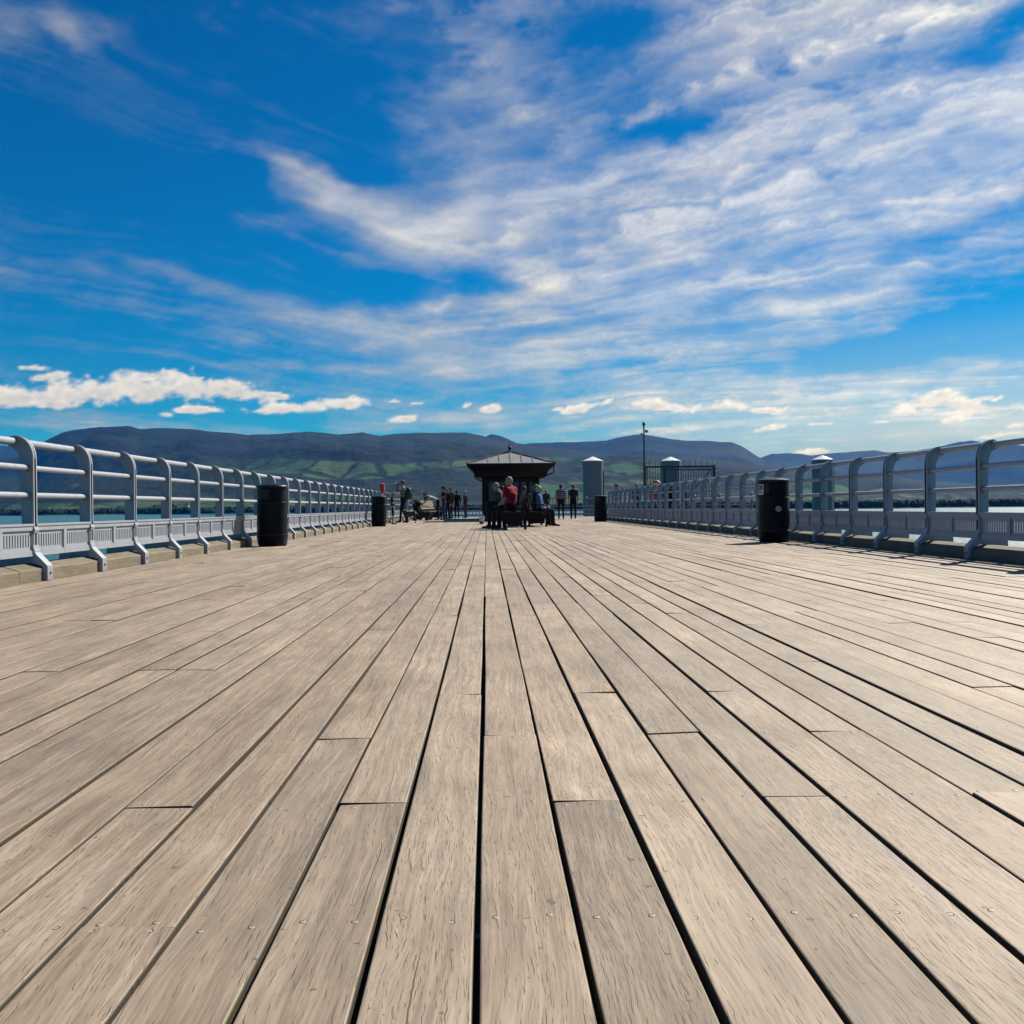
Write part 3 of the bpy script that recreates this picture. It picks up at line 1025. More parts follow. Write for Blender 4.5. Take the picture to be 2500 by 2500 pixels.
def woodland():
    bv, bf = tree_blob()
    cand = []
    rows = 15
    for _ in range(60000):
        # most stand near the shore, the others where there is woodland or a hedge line
        i = int(min(rows - 1, abs(NR.normal(0, 1)) * (2.5 if NR.rand() < 0.5 else 7))) + 1
        j = NR.randint(132, 744)
        w = WA[i, j]
        p = max(w * 0.9 if w > 0.4 else 0.0, 0.7 if i <= 2 else 0.0, 0.03)
        if PA[i, j] > 0.5 and i > 2:
            p *= 0.15
        if NR.rand() < p:
            fi, fj = NR.rand(), NR.rand()
            q = (VA[i, j] * (1 - fi) + VA[i + 1, j] * fi) * (1 - fj) + (VA[i, j + 1] * (1 - fi) + VA[i + 1, j + 1] * fi) * fj
            cand.append(q)
            if len(cand) >= 12000:
                break
    V, F = [], []
    b = 0
    for q in cand:
        h = NR.uniform(1.8, 4.6)
        r = h * NR.uniform(0.7, 1.25)
        vv = bv * (1 + NR.uniform(-0.25, 0.25, (12, 1))) * np.array([r, r, h]) + q + np.array([0, 0, h * 0.72])
        V.append(vv)
        F.append(bf + b)
        b += 12
    V, F = np.concatenate(V), np.concatenate(F)
    me = bpy.data.meshes.new("woodland")
    me.from_pydata(V.tolist(), [], F.tolist())
    me.materials.append(M['leaf_far'])
    o = link("woodland", me)
    tag(o, "dark green trees and hedges on the far shore below the hills", "trees", kind="stuff")


woodland()

# ---------------------------------------------------------------- houses on the far shore
M['limewash'] = material("limewashed_wall", (0.78, 0.77, 0.73), 0.8, vary=0.06, scale=0.4)
M['slate'] = material("slate_roof", (0.09, 0.095, 0.11), 0.7, vary=0.2, scale=1.0)
M['pane'] = material("dark_window_pane", (0.02, 0.025, 0.03), 0.1, vary=0.1, scale=2)


def hill_height(x, y):
    d = (VA[:, :, 0] - x) ** 2 + (VA[:, :, 1] - y) ** 2
    i = np.unravel_index(np.argmin(d), d.shape)
    return VA[i][2]


for px, y, w, turn, lab in (
        (112, 1420, 26, 0.1, "long white far-shore farmhouse furthest to the left of all"),
        (159, 1400, 9, 0.3, "small white far-shore cottage just right of the long white farmhouse"),
        (55, 1450, 8, 0.5, "lone white cottage at far left shore behind the fence"),
        (330, 1600, 10, -0.2, "white cottage on far shore behind the left fence, left of the near bin"),
        (2348, 1500, 17, 0.2, "long white house on the far shore at right, left one of a pair"),
        (2378, 1480, 10, -0.3, "short white house on the far shore at right, right one of a pair"),
        (2140, 1700, 11, 0.4, "white cottage on the far shore beyond the right fence, left of the house pair"),
        (460, 1500, 9, 0.2, "white cottage on far shore directly left of the near left bin")):
    x = (px - 1188) / FPX * y
    z = hill_height(x, y)
    h = thing("far_house", lab, "house", (x, y, z - 1.0), turn, "white houses on the far shore")
    d, e, r = 7.0, 5.2, 8.6
    mb = MB()
    mb.prism([(-d / 2, 0), (d / 2, 0), (d / 2, e), (0, r), (-d / 2, e)], -w / 2, w / 2, 'yz')
    mb.build("wall", M['limewash'], h)
    mb = MB()
    for s in (-1, 1):
        mb.prism([(0, r + 0.15), (s * (d / 2 + 0.5), e - 0.35), (s * (d / 2 + 0.5), e - 0.05), (0, r + 0.5)], -w / 2 - 0.4, w / 2 + 0.4, 'yz')
    rf = mb.build("roof", M['slate'], h)
    mb = MB()
    mb.box(w / 2 - 1.4, w / 2 - 0.3, -0.6, 0.6, r - 0.6, r + 1.8)
    mb.build("chimney", M['limewash'], rf)
    for q in np.arange(-w / 2 + 2, w / 2 - 1, 3.4):
        mb = MB()
        mb.box(q - 0.6, q + 0.6, -d / 2 - 0.06, -d / 2 + 0.1, 1.9, 3.6)
        mb.build("window", M['pane'], h)


# ================================================================ FENCES
def fence_post_mesh():
    """cast plate set across the fence line; +x is outward, y along the fence; origin at the inner edge on the deck"""
    mb = MB()
    inner = [(0, 0.16), (0, 1.10)]
    arc = [(0.165 - 0.165 * math.cos(t), 1.10 + 0.205 * math.sin(t)) for t in [math.pi / 2 * i / 7 for i in range(1, 8)]]
    hook = [(0.205, 1.300), (0.232, 1.275), (0.240, 1.240), (0.222, 1.205), (0.190, 1.190), (0.160, 1.172), (0.138, 1.135), (0.125, 1.08)]
    outer = [(0.118, 1.0), (0.118, 0.30), (0.14, 0.235), (0.33, 0.205), (0.34, 0.04), (0.10, 0.04), (0.06, 0.16)]
    poly = inner + arc + hook + outer
    mb.prism(poly, -0.016, 0.016)
    # bead along the inner edge, which gives the post its broad lit front
    front = inner + arc[:-1] + [(0.165, 1.306)]
    back = [(p[0] + (0.016 if p[1] < 1.12 else 0.012), p[1] - (0.014 if p[1] > 1.12 else 0)) for p in front]
    mb.prism(front + list(reversed(back)), -0.034, 0.034)
    # foot strap bent over the kerb
    mb.prism([(0.03, 0.17), (-0.080, 0.125), (-0.082, 0.006), (-0.122, 0.006), (-0.124, 0.012), (-0.124, 0.134), (-0.118, 0.140), (-0.030, 0.232), (-0.008, 0.262), (0.0, 0.32), (0.03, 0.32)], -0.054, 0.054)
    # wavy cast lugs that take the panel bolts
    for z in (0.262, 0.455):
        mb.prism([(-0.004, z - 0.028), (-0.014, z), (-0.004, z + 0.028), (0.03, z + 0.02), (0.03, z - 0.02)], -0.045, 0.045)
    # rusty nuts where the rails pass through the plate
    mb.cur = 1
    for z in (0.742, 0.990):
        ring = lambda r, y: [(0.058 + r * math.cos(a), y, z + r * math.sin(a)) for a in [math.pi / 3 * i for i in range(6)]]
        mb.loft([ring(0.011, 0.026), ring(0.011, -0.026)])
    return mb.mesh("post", [M['paint'], M['rust']], True, rad(30))


def bolt_mesh():
    mb = MB()
    mb.lathe([(0.013, -0.03), (0.013, -0.012), (0.011, -0.006), (0.005, -0.004)], 6)
    me = mb.mesh("bolt", M['paint'])
    me.transform(Matrix.Rotation(rad(-90), 4, 'Y'))
    return me


def strap_bolt_mesh():
    mb = MB()
    mb.lathe([(0.012, 0.0), (0.012, 0.008), (0.008, 0.013)], 8)
    mb.box(-0.003, 0.003, -0.030, 0.0, 0.0, 0.002)
    me = mb.mesh("strap_bolt", M['rust'])
    me.transform(Matrix.Rotation(rad(-90), 4, 'Y'))
    return me


def panel_mesh(L):
    """cast kick panel: two slotted fields in a moulded frame; x outward, y along the fence from 0 to L"""
    mb = MB()
    a, b = 0.020, L - 0.020
    mid = (a + b) / 2
    mb.box(0.000, 0.034, a, b, 0.452, 0.505)       # top rail
    mb.box(-0.008, 0.040, a, b, 0.492, 0.512)      # lip
    mb.box(0.000, 0.034, a, b, 0.222, 0.268)       # bottom rail
    mb.box(-0.006, 0.036, a, b, 0.222, 0.236)
    mb.box(0.0015, 0.033, a, a + 0.028, 0.268, 0.452)
    mb.box(0.0015, 0.033, b - 0.028, b, 0.268, 0.452)
    mb.box(0.0015, 0.033, mid - 0.030, mid + 0.030, 0.268, 0.452)
    for y0, y1 in ((a + 0.028, mid - 0.030), (mid + 0.030, b - 0.028)):
        # stepped moulding
        for q, x in ((0.0, 0.007), (0.008, 0.012)):
            mb.box(x, 0.030, y0 + q, y1 - q, 0.452 - q - 0.008, 0.452 - q)
            mb.box(x, 0.030, y0 + q, y1 - q, 0.268 + q, 0.268 + q + 0.008)
            mb.box(x, 0.030, y0 + q, y0 + q + 0.008, 0.276 + q, 0.444 - q)
            mb.box(x, 0.030, y1 - q - 0.008, y1 - q, 0.276 + q, 0.444 - q)
        u0, u1, z0, z1 = y0 + 0.016, y1 - 0.016, 0.284, 0.436
        mb.box(0.017, 0.027, u0, u1, z1 - 0.020, z1)
        mb.box(0.017, 0.027, u0, u1, z0, z0 + 0.020)
        n = 10
        step = (u1 - u0) / (n + 0.6)
        x0 = u0
        for i in range(n + 1):
            s = u0 + (i + 0.5) * step + 0.3 * step - step * 0.22 if i < n else u1
            mb.box(0.017, 0.027, x0, s, z0 + 0.020, z1 - 0.020)
            x0 = s + step * 0.44
    return mb.mesh("panel", M['paint'])


def tube_mesh(name, r, L, n=12):
    mb = MB()
    mb.tube([(0, 0, 0), (0, L, 0)], r, n)
    return mb.mesh(name, M['paint'], True, rad(50))


POST, BOLT, STRAP = fence_post_mesh(), bolt_mesh(), strap_bolt_mesh()
PANEL = panel_mesh(SPACE)
RAIL, HAND = tube_mesh("rail", 0.0265, SPACE), tube_mesh("handrail", 0.036, SPACE)


def fence(label, x_inner, side, y0, n, near_n, extra=0):
    """posts at y0 + i * SPACE; side -1 leans out to -x, 1 to +x"""
    root = thing("pier_fence", label, "fence", (x_inner, y0, 0), 0, "white iron fences along the pier")
    sx = (side, 1, 1)
    for i in range(-extra, n):
        y = i * SPACE
        p = link("post", POST, root, (0, y, 0))
        p.scale = sx
        if i < near_n:
            for z in (0.262, 0.455):
                for s in (-1, 1):
                    b = link("bolt", BOLT, p, (-0.006, s * 0.033, z))
            link("strap_bolt", STRAP, p, (-0.122, 0.0, 0.070))
        if i == n - 1:
            continue
        for nm, me, u, z in (("rail", RAIL, 0.062, 0.765), ("rail", RAIL, 0.062, 1.013), ("handrail", HAND, 0.178, 1.250)):
            link(nm, me, root, (side * u, y, z + RNG.uniform(-0.002, 0.002)))
        q = link("panel", PANEL, root, (side * 0.004, y, 0))
        q.scale = sx
    return root


N_L = int((DECK_END + 13 - POST_L0) / SPACE) + 1
N_R = int((43.6 - POST_R0) / SPACE) + 1
fence("long sunlit white iron fence with slotted panels along the left edge of the pier", X_L - 0.085, -1, POST_L0, N_L, 9, 5)
fence("long shaded white iron fence with slotted panels along the right edge of the pier", X_R + 0.085, 1, POST_R0, N_R, 8, 5)

# ---------------------------------------------------------------- far railings round the pier head
M['rail_green'] = material("grey_green_rail_paint", (0.10, 0.15, 0.17), 0.5, vary=0.1, scale=8)


def simple_railing(label, p, q, step, heights, mat, kick=True, top=1.1):
    p, q = Vector(p), Vector(q)
    root = thing("railing", label, "railing", tuple(p), 0, "railings round the pier head")
    L = (q - p).length
    d = (q - p) / L
    n = max(1, round(L / step))
    for i in range(n + 1):
        c = d * (L * i / n)
        mb = MB()
        mb.tube([(0, 0, 0), (0, 0, top)], 0.028, 8)
        mb.lathe([(0.028, top), (0.045, top + 0.02), (0.045, top + 0.06), (0.01, top + 0.09)], 8)
        mb.box(-0.07, 0.07, -0.07, 0.07, 0, 0.03)
        mb.build("post", mat, root, True, rad(40), tuple(c))
    for z in heights:
        mb = MB()
        mb.tube([(0, 0, z), tuple(d * L + Vector((0, 0, z)))], 0.022, 8)
        mb.build("rail", mat, root, True, rad(40))
    if kick:
        for i in range(n):
            a, b = d * (L * i / n + 0.05), d * (L * (i + 1) / n - 0.05)
            mb = MB()
            mb.bar(a + Vector((0, 0, 0.14)), b + Vector((0, 0, 0.14)), 0.03, 0.10)
            mb.bar(a + Vector((0, 0, 0.42)), b + Vector((0, 0, 0.42)), 0.03, 0.07)
            m = 9
            for j in range(m):
                c = a.lerp(b, (j + 0.5) / m)
                mb.bar(c + Vector((0, 0, 0.19)), c + Vector((0, 0, 0.385)), 0.05, 0.03, (0, 1, 0))
            mb.build("panel", M['paint'], root)
    return root


simple_railing("far railing across the end of the pier behind the standing visitors", (X_L - 0.1, 58.6, 0), (12.0, 58.6, 0), 1.9, (0.62, 1.08), M['rail_green'])
simple_railing("railing on the outer corner of the pier head behind the right fence", (12.0, 44.2, 0), (12.0, 58.3, 0), 1.9, (0.62, 1.08), M['rail_green'])

# ================================================================ LITTER BINS
M['label_white'] = material("white_sticker", (0.62, 0.62, 0.62), 0.5, vary=0.05, scale=20)
M['label_dark'] = material("sticker_print", (0.004, 0.0045, 0.006), 0.6, vary=0.05, scale=20)
M['bin_lid'] = material("grey_black_bin_lid", (0.007, 0.008, 0.012), 0.34, vary=0.2, scale=10, spec=0.3)


def litter_bin(label, x, y, rotz=0.0, sticker=False):
    root = thing("litter_bin", label, "bin", (x, y, 0), rotz, "black litter bins on the deck")
    mb = MB()
    prof = [(0.232, 0.0), (0.236, 0.03), (0.246, 0.05), (0.240, 0.065), (0.252, 0.085), (0.246, 0.10), (0.257, 0.12), (0.252, 0.135), (0.262, 0.155), (0.258, 0.175), (0.256, 0.20),
            (0.254, 0.40), (0.250, 0.60), (0.248, 0.715), (0.2505, 0.722), (0.2505, 0.735), (0.243, 0.742), (0.243, 0.752), (0.2495, 0.760), (0.246, 0.80), (0.242, 0.985)]
    mb.lathe(prof, 40)
    body = mb.build("body", M['black'], root, True, rad(28))
    mb = MB()
    mb.lathe([(0.238, 0.985), (0.268, 0.988), (0.270, 1.005), (0.262, 1.018), (0.20, 1.038), (0.11, 1.051), (0.02, 1.055)], 40)
    mb.build("lid", M['bin_lid'], root, True, rad(28))
    mb = MB()      # raised hoops
    for z in (0.19, 0.728):
        mb.lathe([(0.252, z - 0.010), (0.262, z - 0.006), (0.262, z + 0.006), (0.252, z + 0.010)], 40)
    mb.build("hoop", M['bin_lid'], root, True, rad(28))
    for a in (0.5, math.pi + 0.5):      # mouth openings under the lid
        mb = MB()
        rings = []
        for i in range(9):
            t = a - 0.5 + i / 8.0
            rr = 0.2485
            rings.append([(rr * math.cos(t), rr * math.sin(t), 0.80), (rr * math.cos(t), rr * math.sin(t), 0.955),
                          ((rr - .02) * math.cos(t), (rr - .02) * math.sin(t), 0.955), ((rr - .02) * math.cos(t), (rr - .02) * math.sin(t), 0.80)])
        mb.loft(rings)
        mb.build("mouth", M['label_dark'], root)
    if sticker:
        # round sticker with a dark print
        zc, t0, R = 0.545, -math.pi / 2 + 0.02, 0.2535
        def disc(r, d, t=0.0, dz=0.0):
            pts = []
            for j in range(28):
                q = 2 * math.pi * j / 28
                th = t0 + t + r * math.cos(q) / R
                pts.append(((R + d) * math.cos(th), (R + d) * math.sin(th), zc + dz + r * math.sin(q)))
            return pts
        mb = MB()
        mb.loft([disc(0.047, -0.004), disc(0.047, 0.0015)])
        st = mb.build("sticker", M['label_white'], root)
        mb = MB()
        def stroke(pts, w):
            for (u0, v0), (u1, v1) in zip(pts[:-1], pts[1:]):
                f = lambda u, v: Vector(((R + 0.0035) * math.cos(t0 + u / R), (R + 0.0035) * math.sin(t0 + u / R), zc + v))
                mb.bar(f(u0, v0), f(u1, v1), w, 0.003, (0, 1, 0))
        ringp = [(0.036 * math.cos(q), 0.036 * math.sin(q)) for q in [2 * math.pi * j / 24 for j in range(25)]]
        stroke(ringp, 0.005)
        stroke([(-0.016, 0.016), (-0.005, 0.016), (-0.005, -0.012), (-0.012, -0.018), (-0.020, -0.012)], 0.007)
        stroke([(0.020, 0.016), (0.005, 0.016), (0.005, -0.016), (0.020, -0.016)], 0.007)
        stroke([(0.005, 0.0), (0.016, 0.0)], 0.007)
        mb.build("print", M['label_dark'], st)
        # notice by the mouth, seen edge-on at left
        mb = MB()
        tt = math.pi + 0.30
        rings = []
        for i in range(5):
            t = tt - 0.28 + 0.56 * i / 4.0
            rings.append([(0.2472 * math.cos(t), 0.2472 * math.sin(t), 0.775), (0.2462 * math.cos(t), 0.2462 * math.sin(t), 0.945),
                          (0.2440 * math.cos(t), 0.2440 * math.sin(t), 0.945), (0.2450 * math.cos(t), 0.2450 * math.sin(t), 0.775)])
        for r in rings:
            for j in range(4):
                pass
        mb.loft([[(x * 1.012, y_ * 1.012, z) for x, y_, z in r] for r in rings])
        nt = mb.build("notice", M['label_white'], root)
        mb = MB()
        for r0, r1, za, zb in ((-.20, -.05, .90, .93), (.0, .2, .86, .93), (-.2, .1, .83, .845), (-.2, .2, .80, .815), (-.2, -.05, .855, .885)):
            rings = [[(0.2515 * math.cos(tt + t), 0.2515 * math.sin(tt + t), z) for z in (za, zb)] + [(0.247 * math.cos(tt + t), 0.247 * math.sin(tt + t), z) for z in (zb, za)] for t in np.linspace(r0, r1, 4)]
            mb.loft(rings)
        mb.build("print", M['label_dark'], nt)
    return root


litter_bin("black round litter bin nearest on the left, in front of the sunlit fence", -3.62, 16.70, 0.6)
litter_bin("black round litter bin beside the boy, second along the left fence", -3.68, 33.65, 0.2)
litter_bin("small-looking black litter bin behind the dog at far left", -3.62, 52.0, 0.9)
litter_bin("black round litter bin with round white sticker before the right fence", 4.72, 16.05, 0.0, True)
litter_bin("black round litter bin at the far end of the right fence", 4.52, 38.9, 0.4)


# ================================================================ SHELTER
M['shelter'] = material("black_shelter_paint", (0.005, 0.0055, 0.008), 0.55, vary=0.25, scale=4, spec=0.25)
M['shelter2'] = material("dark_shelter_boards", (0.008, 0.008, 0.010), 0.6, vary=0.3, scale=6, spec=0.25)
M['lead'] = material("grey_lead_roof", (0.17, 0.175, 0.18), 0.5, vary=0.14, scale=2.5, dirt=(0.03, (0.15, 0.16, 0.16), 3))
M['glass'] = material("grey_window_glass", (0.055, 0.060, 0.066), 0.2, vary=0.1, scale=2, spec=0.4)


def shelter():
    c = on_deck(1246, 45.3)
    root = thing("pier_shelter", "black square pier shelter with grey hipped roof and finial", "shelter", (c.x, 45.3, 0))
    hb, he = 1.20, 1.95
    for sx, sy in ((0, -1), (0, 1), (-1, 0), (1, 0)):          # four walls: dado boards, posts, panes
        ang = math.atan2(sx, -sy)
        rot = Matrix.Rotation(ang, 4, 'Z')

        def put(mb, nm, mat, parent):
            o = mb.build(nm, mat, parent)
            o.matrix_local = rot
            return o
        mb = MB()
        mb.box(-hb + 0.09, hb - 0.09, -hb, -hb + 0.06, 0.02, 0.82)
        mb.box(-hb + 0.09, hb - 0.09, -hb - 0.03, -hb + 0.08, 0.82, 0.88)
        mb.box(-hb + 0.09, hb - 0.09, -hb, -hb + 0.06, 1.74, 1.99)
        wall = put(mb, "wall", M['shelter'], root)
        for i in range(16):
            x = -hb + 0.11 + (2 * hb - 0.22) * (i + 0.5) / 16
            mb = MB()
            mb.box(x - 0.064, x + 0.064, -hb - 0.014, -hb + 0.002, 0.05, 0.80)
            mb.build("board", M['shelter2'], wall)
        for x0, x1 in ((-0.98, -0.66), (-0.54, -0.06), (0.06, 0.36), (0.46, 0.72), (0.84, 1.02)):
            mb = MB()
            mb.box(x0, x1, -hb + 0.025, -hb + 0.035, 0.88, 1.74)
            mb.build("pane", M['glass'], wall)
        for x in (-1.04, -0.60, 0.0, 0.41, 0.78, 1.06):
            mb = MB()
            mb.box(x - 0.055, x + 0.055, -hb - 0.008, -hb + 0.07, 0.88, 1.74)
            mb.build("mullion", M['shelter'], wall)
    for sx in (-1, 1):
        for sy in (-1, 1):
            mb = MB()
            mb.box(sx * hb - 0.085, sx * hb + 0.085, sy * hb - 0.085, sy * hb + 0.085, 0, 2.0)
            mb.build("corner_post", M['shelter'], root)
    sq = lambda h, z: [(-h, -h, z), (h, -h, z), (h, h, z), (-h, h, z)]
    mb = MB()
    mb.loft([sq(1.27, 1.90), sq(1.55, 1.95), sq(1.62, 2.10), sq(1.70, 2.24), sq(1.86, 2.38), sq(1.93, 2.45), sq(1.96, 2.47), sq(1.96, 2.53)])
    mb.build("cornice", M['shelter'], root)
    rf_top = 3.13
    mb = MB()
    mb.loft([sq(1.97, 2.532), sq(1.97, 2.555), sq(1.72, 2.60), sq(0.09, rf_top), sq(0.07, rf_top + 0.03)])
    roof = mb.build("roof", M['lead'], root)
    for a in range(4):                                         # lead rolls: the joints of the sheets and the hips
        rot = Matrix.Rotation(a * math.pi / 2, 4, 'Z')
        for i in range(-3, 4):
            x = i * 0.50
            if abs(x) > 1.6:
                continue
            t = (1.72 - abs(x)) / (1.72 - 0.09)
            t = min(1.0, max(0.05, t))
            mb = MB()
            y1, z1 = -1.72 + (1.72 - 0.09) * t, 2.60 + (rf_top - 2.60) * t
            mb.bar((x, -1.72, 2.612), (x, y1, z1 + 0.012), 0.035, 0.035)
            o = mb.build("roll", M['lead'], roof)
            o.matrix_local = rot
        mb = MB()
        mb.tube([(-1.97, -1.97, 2.56), (-1.72, -1.72, 2.61), (-0.09, -0.09, rf_top + 0.01)], 0.032, 8)
        o = mb.build("hip", M['shelter'], roof)
        o.matrix_local = rot
    mb = MB()
    mb.lathe([(0.11, 0.0), (0.11, 0.03), (0.05, 0.05), (0.035, 0.10), (0.075, 0.14), (0.085, 0.18), (0.07, 0.225), (0.03, 0.25), (0.025, 0.29), (0.04, 0.305), (0.018, 0.33), (0.004, 0.43)], 14, (0, 0, rf_top + 0.02))
    mb.build("finial", M['shelter'], roof, True, rad(40))
    for s in (-1, 1):                                          # gutter pipes from the eaves back to the wall
        mb = MB()
        if s > 0:
            mb.tube([(1.90, -1.90, 2.47), (1.90, -1.90, 2.14), (1.42, -1.52, 1.92), (1.22, -1.31, 1.86), (1.22, -1.31, 0.05)], 0.032, 8)
        else:
            mb.tube([(-1.62, -1.62, 2.08), (-1.58, -1.58, 1.90), (-1.25, -1.31, 1.76), (-1.19, -1.31, 1.74), (-1.19, -1.31, 0.05)], 0.028, 8)
        mb.build("downpipe", M['shelter'], root, True, rad(50))
    return root


shelter()
mb = MB()
mb.box(-1.95, -0.12, 44.6, 45.0, 0.002, 0.085)
mb.box(-1.98, -0.09, 44.57, 45.03, 0.085, 0.105)
M['pale_stone'] = material("pale_step", (0.55, 0.52, 0.47), 0.7, vary=0.1, scale=3)
tag(mb.build("low_step", M['pale_stone']), "low pale step on the deck just left of the black shelter", "step")

# ================================================================ BENCHES
M['bench_wood'] = material("dark_bench_slat", (0.026, 0.023, 0.020), 0.55, vary=0.2, scale=14)
M['bench_pale'] = material("pale_bench_slat", (0.21, 0.175, 0.115), 0.6, vary=0.15, scale=14)
M['iron'] = material("black_cast_iron", (0.006, 0.006, 0.007), 0.5, vary=0.2, scale=20, spec=0.2)


def bench(label, x, y, rotz, mat, length=1.8, seat=0.47):
    """bench facing local +x, running along local y"""
    root = thing("pier_bench", label, "bench", (x, y, 0), rotz, "slatted benches on the pier")
    for i in range(5):
        mb = MB()
        u = 0.06 + i * 0.088
        mb.box(u, u + 0.072, -length / 2, length / 2, seat - 0.03 - 0.012 * math.sin(i), seat - 0.002 - 0.012 * math.sin(i))
        mb.build("slat", mat, root)
    for i in range(5):
        mb = MB()
        z = seat + 0.10 + i * 0.088
        u = 0.02 - i * 0.024
        mb.prism([(u, z), (u + 0.028, z), (u + 0.010, z + 0.072), (u - 0.018, z + 0.072)], -length / 2, length / 2)
        mb.build("slat", mat, root)
    for s in (-1, 1):
        mb = MB()
        y0, y1 = s * (length / 2 - 0.12) - 0.03, s * (length / 2 - 0.12) + 0.03
        mb.prism([(-0.10, 0), (-0.03, 0), (0.03, seat - 0.06), (0.46, seat - 0.06), (0.44, 0.0), (0.51, 0.0), (0.53, seat - 0.03), (0.02, seat - 0.012), (-0.02, seat + 0.05), (-0.115, seat + 0.53), (-0.155, seat + 0.53), (-0.055, seat - 0.05)], y0, y1)
        mb.build("end_frame", M['iron'], root)
        mb = MB()
        mb.prism([(0.0, 0.10), (0.42, 0.10), (0.45, seat - 0.07), (0.05, seat - 0.07)], (y0 + y1) / 2 - 0.012, (y0 + y1) / 2 + 0.012)
        mb.build("end_panel", M['iron'], root)
        mb = MB()
        mb.tube([(-0.03, 0, seat + 0.21), (0.15, 0, seat + 0.235), (0.40, 0, seat + 0.22), (0.49, 0, seat + 0.17), (0.48, 0, seat + 0.05), (0.46, 0, seat - 0.02)], 0.018, 8)
        o = mb.build("armrest", M['iron'], root, True, loc=(0, (y0 + y1) / 2, 0))
    return root


bench("dark slatted bench facing left that carries the man in the red top", 0.98, 28.0, math.pi, M['bench_wood'], 3.1, 0.50)
bench("dark slatted bench facing right that carries the white-haired person in blue", 1.36, 31.6, 0.0, M['bench_wood'], 3.0, 0.47)
bench("pale wooden slatted bench by the left fence, under the bending man", -3.05, 50.4, rad(-20), M['bench_pale'], 1.7, 0.45)

# ================================================================ PEOPLE
SKIN = material("skin", (0.34, 0.19, 0.13), 0.55, vary=0.06, scale=10)
EYE_M = material("eye", (0.02, 0.018, 0.016), 0.2, vary=0.05, scale=10)
_cloth = {}


def cloth(col, rough=0.85):
    col = tuple(c * 0.62 for c in col)
    key = tuple(col)
    if key not in _cloth:
        _cloth[key] = material("cloth", col, rough, vary=0.14, scale=16, spec=0.2)
    return _cloth[key]


def pattern_cloth(name, kind, a, b):
    m = bpy.data.materials.new(name)
    m.use_nodes = True
    k = NT(m.node_tree)
    tc = k.n('ShaderNodeTexCoord').outputs['Object']
    x, y, z = k.separate(tc)
    st = k.maprange(k.math('FRACT', k.math('MULTIPLY', z, 11.0)), 0.62, 0.66, kind='LINEAR')
    if kind == 'plaid':
        s1 = k.maprange(k.math('ABSOLUTE', k.math('SUBTRACT', k.math('FRACT', k.math('MULTIPLY', z, 8.0)), 0.5)), 0.22, 0.26, kind='LINEAR')
        s2 = k.maprange(k.math('ABSOLUTE', k.math('SUBTRACT', k.math('FRACT', k.math('MULTIPLY', k.math('ADD', x, y), 8.0)), 0.5)), 0.22, 0.26, kind='LINEAR')
        st = k.math('MULTIPLY', k.math('ADD', s1, s2), 0.5)
    bs = k.n('ShaderNodeBsdfPrincipled')
    k.put(bs.inputs['Base Color'], k.mix(st, a, b))
    bs.inputs['Roughness'].default_value = 0.85
    o = k.n('ShaderNodeOutputMaterial')
    k.t.links.new(bs.outputs[0], o.inputs['Surface'])
    return m


STRIPED = pattern_cloth("striped_jersey", 'stripe', (0.022, 0.028, 0.075), (0.40, 0.42, 0.46))
PLAID = pattern_cloth("plaid_shirt", 'plaid', (0.030, 0.036, 0.055), (0.26, 0.25, 0.24))


def V3(*a):
    return Vector(a)


def standing():
    j = {'pelvis': V3(0, 0, .95), 'waist': V3(0, 0.005, 1.10), 'chest': V3(0, 0.0, 1.30), 'collar': V3(0, -.015, 1.43), 'neck': V3(0, -.005, 1.50), 'head': V3(0, .025, 1.635)}
    for s, t in ((-1, 'L'), (1, 'R')):
        j['sh' + t] = V3(s * .185, -.01, 1.405)
        j['el' + t] = V3(s * .235, -.03, 1.12)
        j['wr' + t] = V3(s * .235, .05, .88)
        j['hip' + t] = V3(s * .085, 0, .92)
        j['kn' + t] = V3(s * .095, .02, .50)
        j['an' + t] = V3(s * .10, -.02, .085)
        j['toe' + t] = V3(s * .115, .16, .035)
    return j


UPPER = ('waist', 'chest', 'collar', 'neck', 'head', 'shL', 'shR', 'elL', 'elR', 'wrL', 'wrR')


def lean(j, deg, names=UPPER):
    r = Matrix.Rotation(rad(-deg), 3, 'X')
    for n in names:
        j[n] = j['pelvis'] + r @ (j[n] - j['pelvis'])
    return j


def seated(seat=.47, back=-6):
    j = standing()
    dz = seat + .095 - .95
    for n in list(j):
        if n[:2] not in ('kn', 'an', 'to'):
            j[n] = j[n] + V3(0, 0, dz)
    for s, t in ((-1, 'L'), (1, 'R')):
        j['kn' + t] = V3(s * .12, .43, seat + .06)
        j['an' + t] = V3(s * .13, .46, .085)
        j['toe' + t] = V3(s * .14, .64, .035)
        j['el' + t] = V3(s * .25, .02, seat + .28)
        j['wr' + t] = V3(s * .12, .26, seat + .18)
    return lean(j, back)


PENDING = []


def person(label, loc, rotz, j, h=1.72, top=(.05, .05, .06), legs=(.03, .035, .05), shoes=(.02, .02, .02), sleeve='long', hair=(.05, .035, .025), hairstyle='short',
           shorts=False, hem=None, bulk=1.0, skin=SKIN, group="visitors on the pier", look=0.0, cap=None, nod=0.0):
    PENDING.append(dict(label=label, loc=loc, rotz=rotz, j=j, s=h / 1.75, top=top, legs=legs, shoes=shoes, sleeve=sleeve, hair=hair, hs=hairstyle, shorts=shorts, hem=hem, bulk=bulk, group=group, look=look, cap=cap, nod=nod))


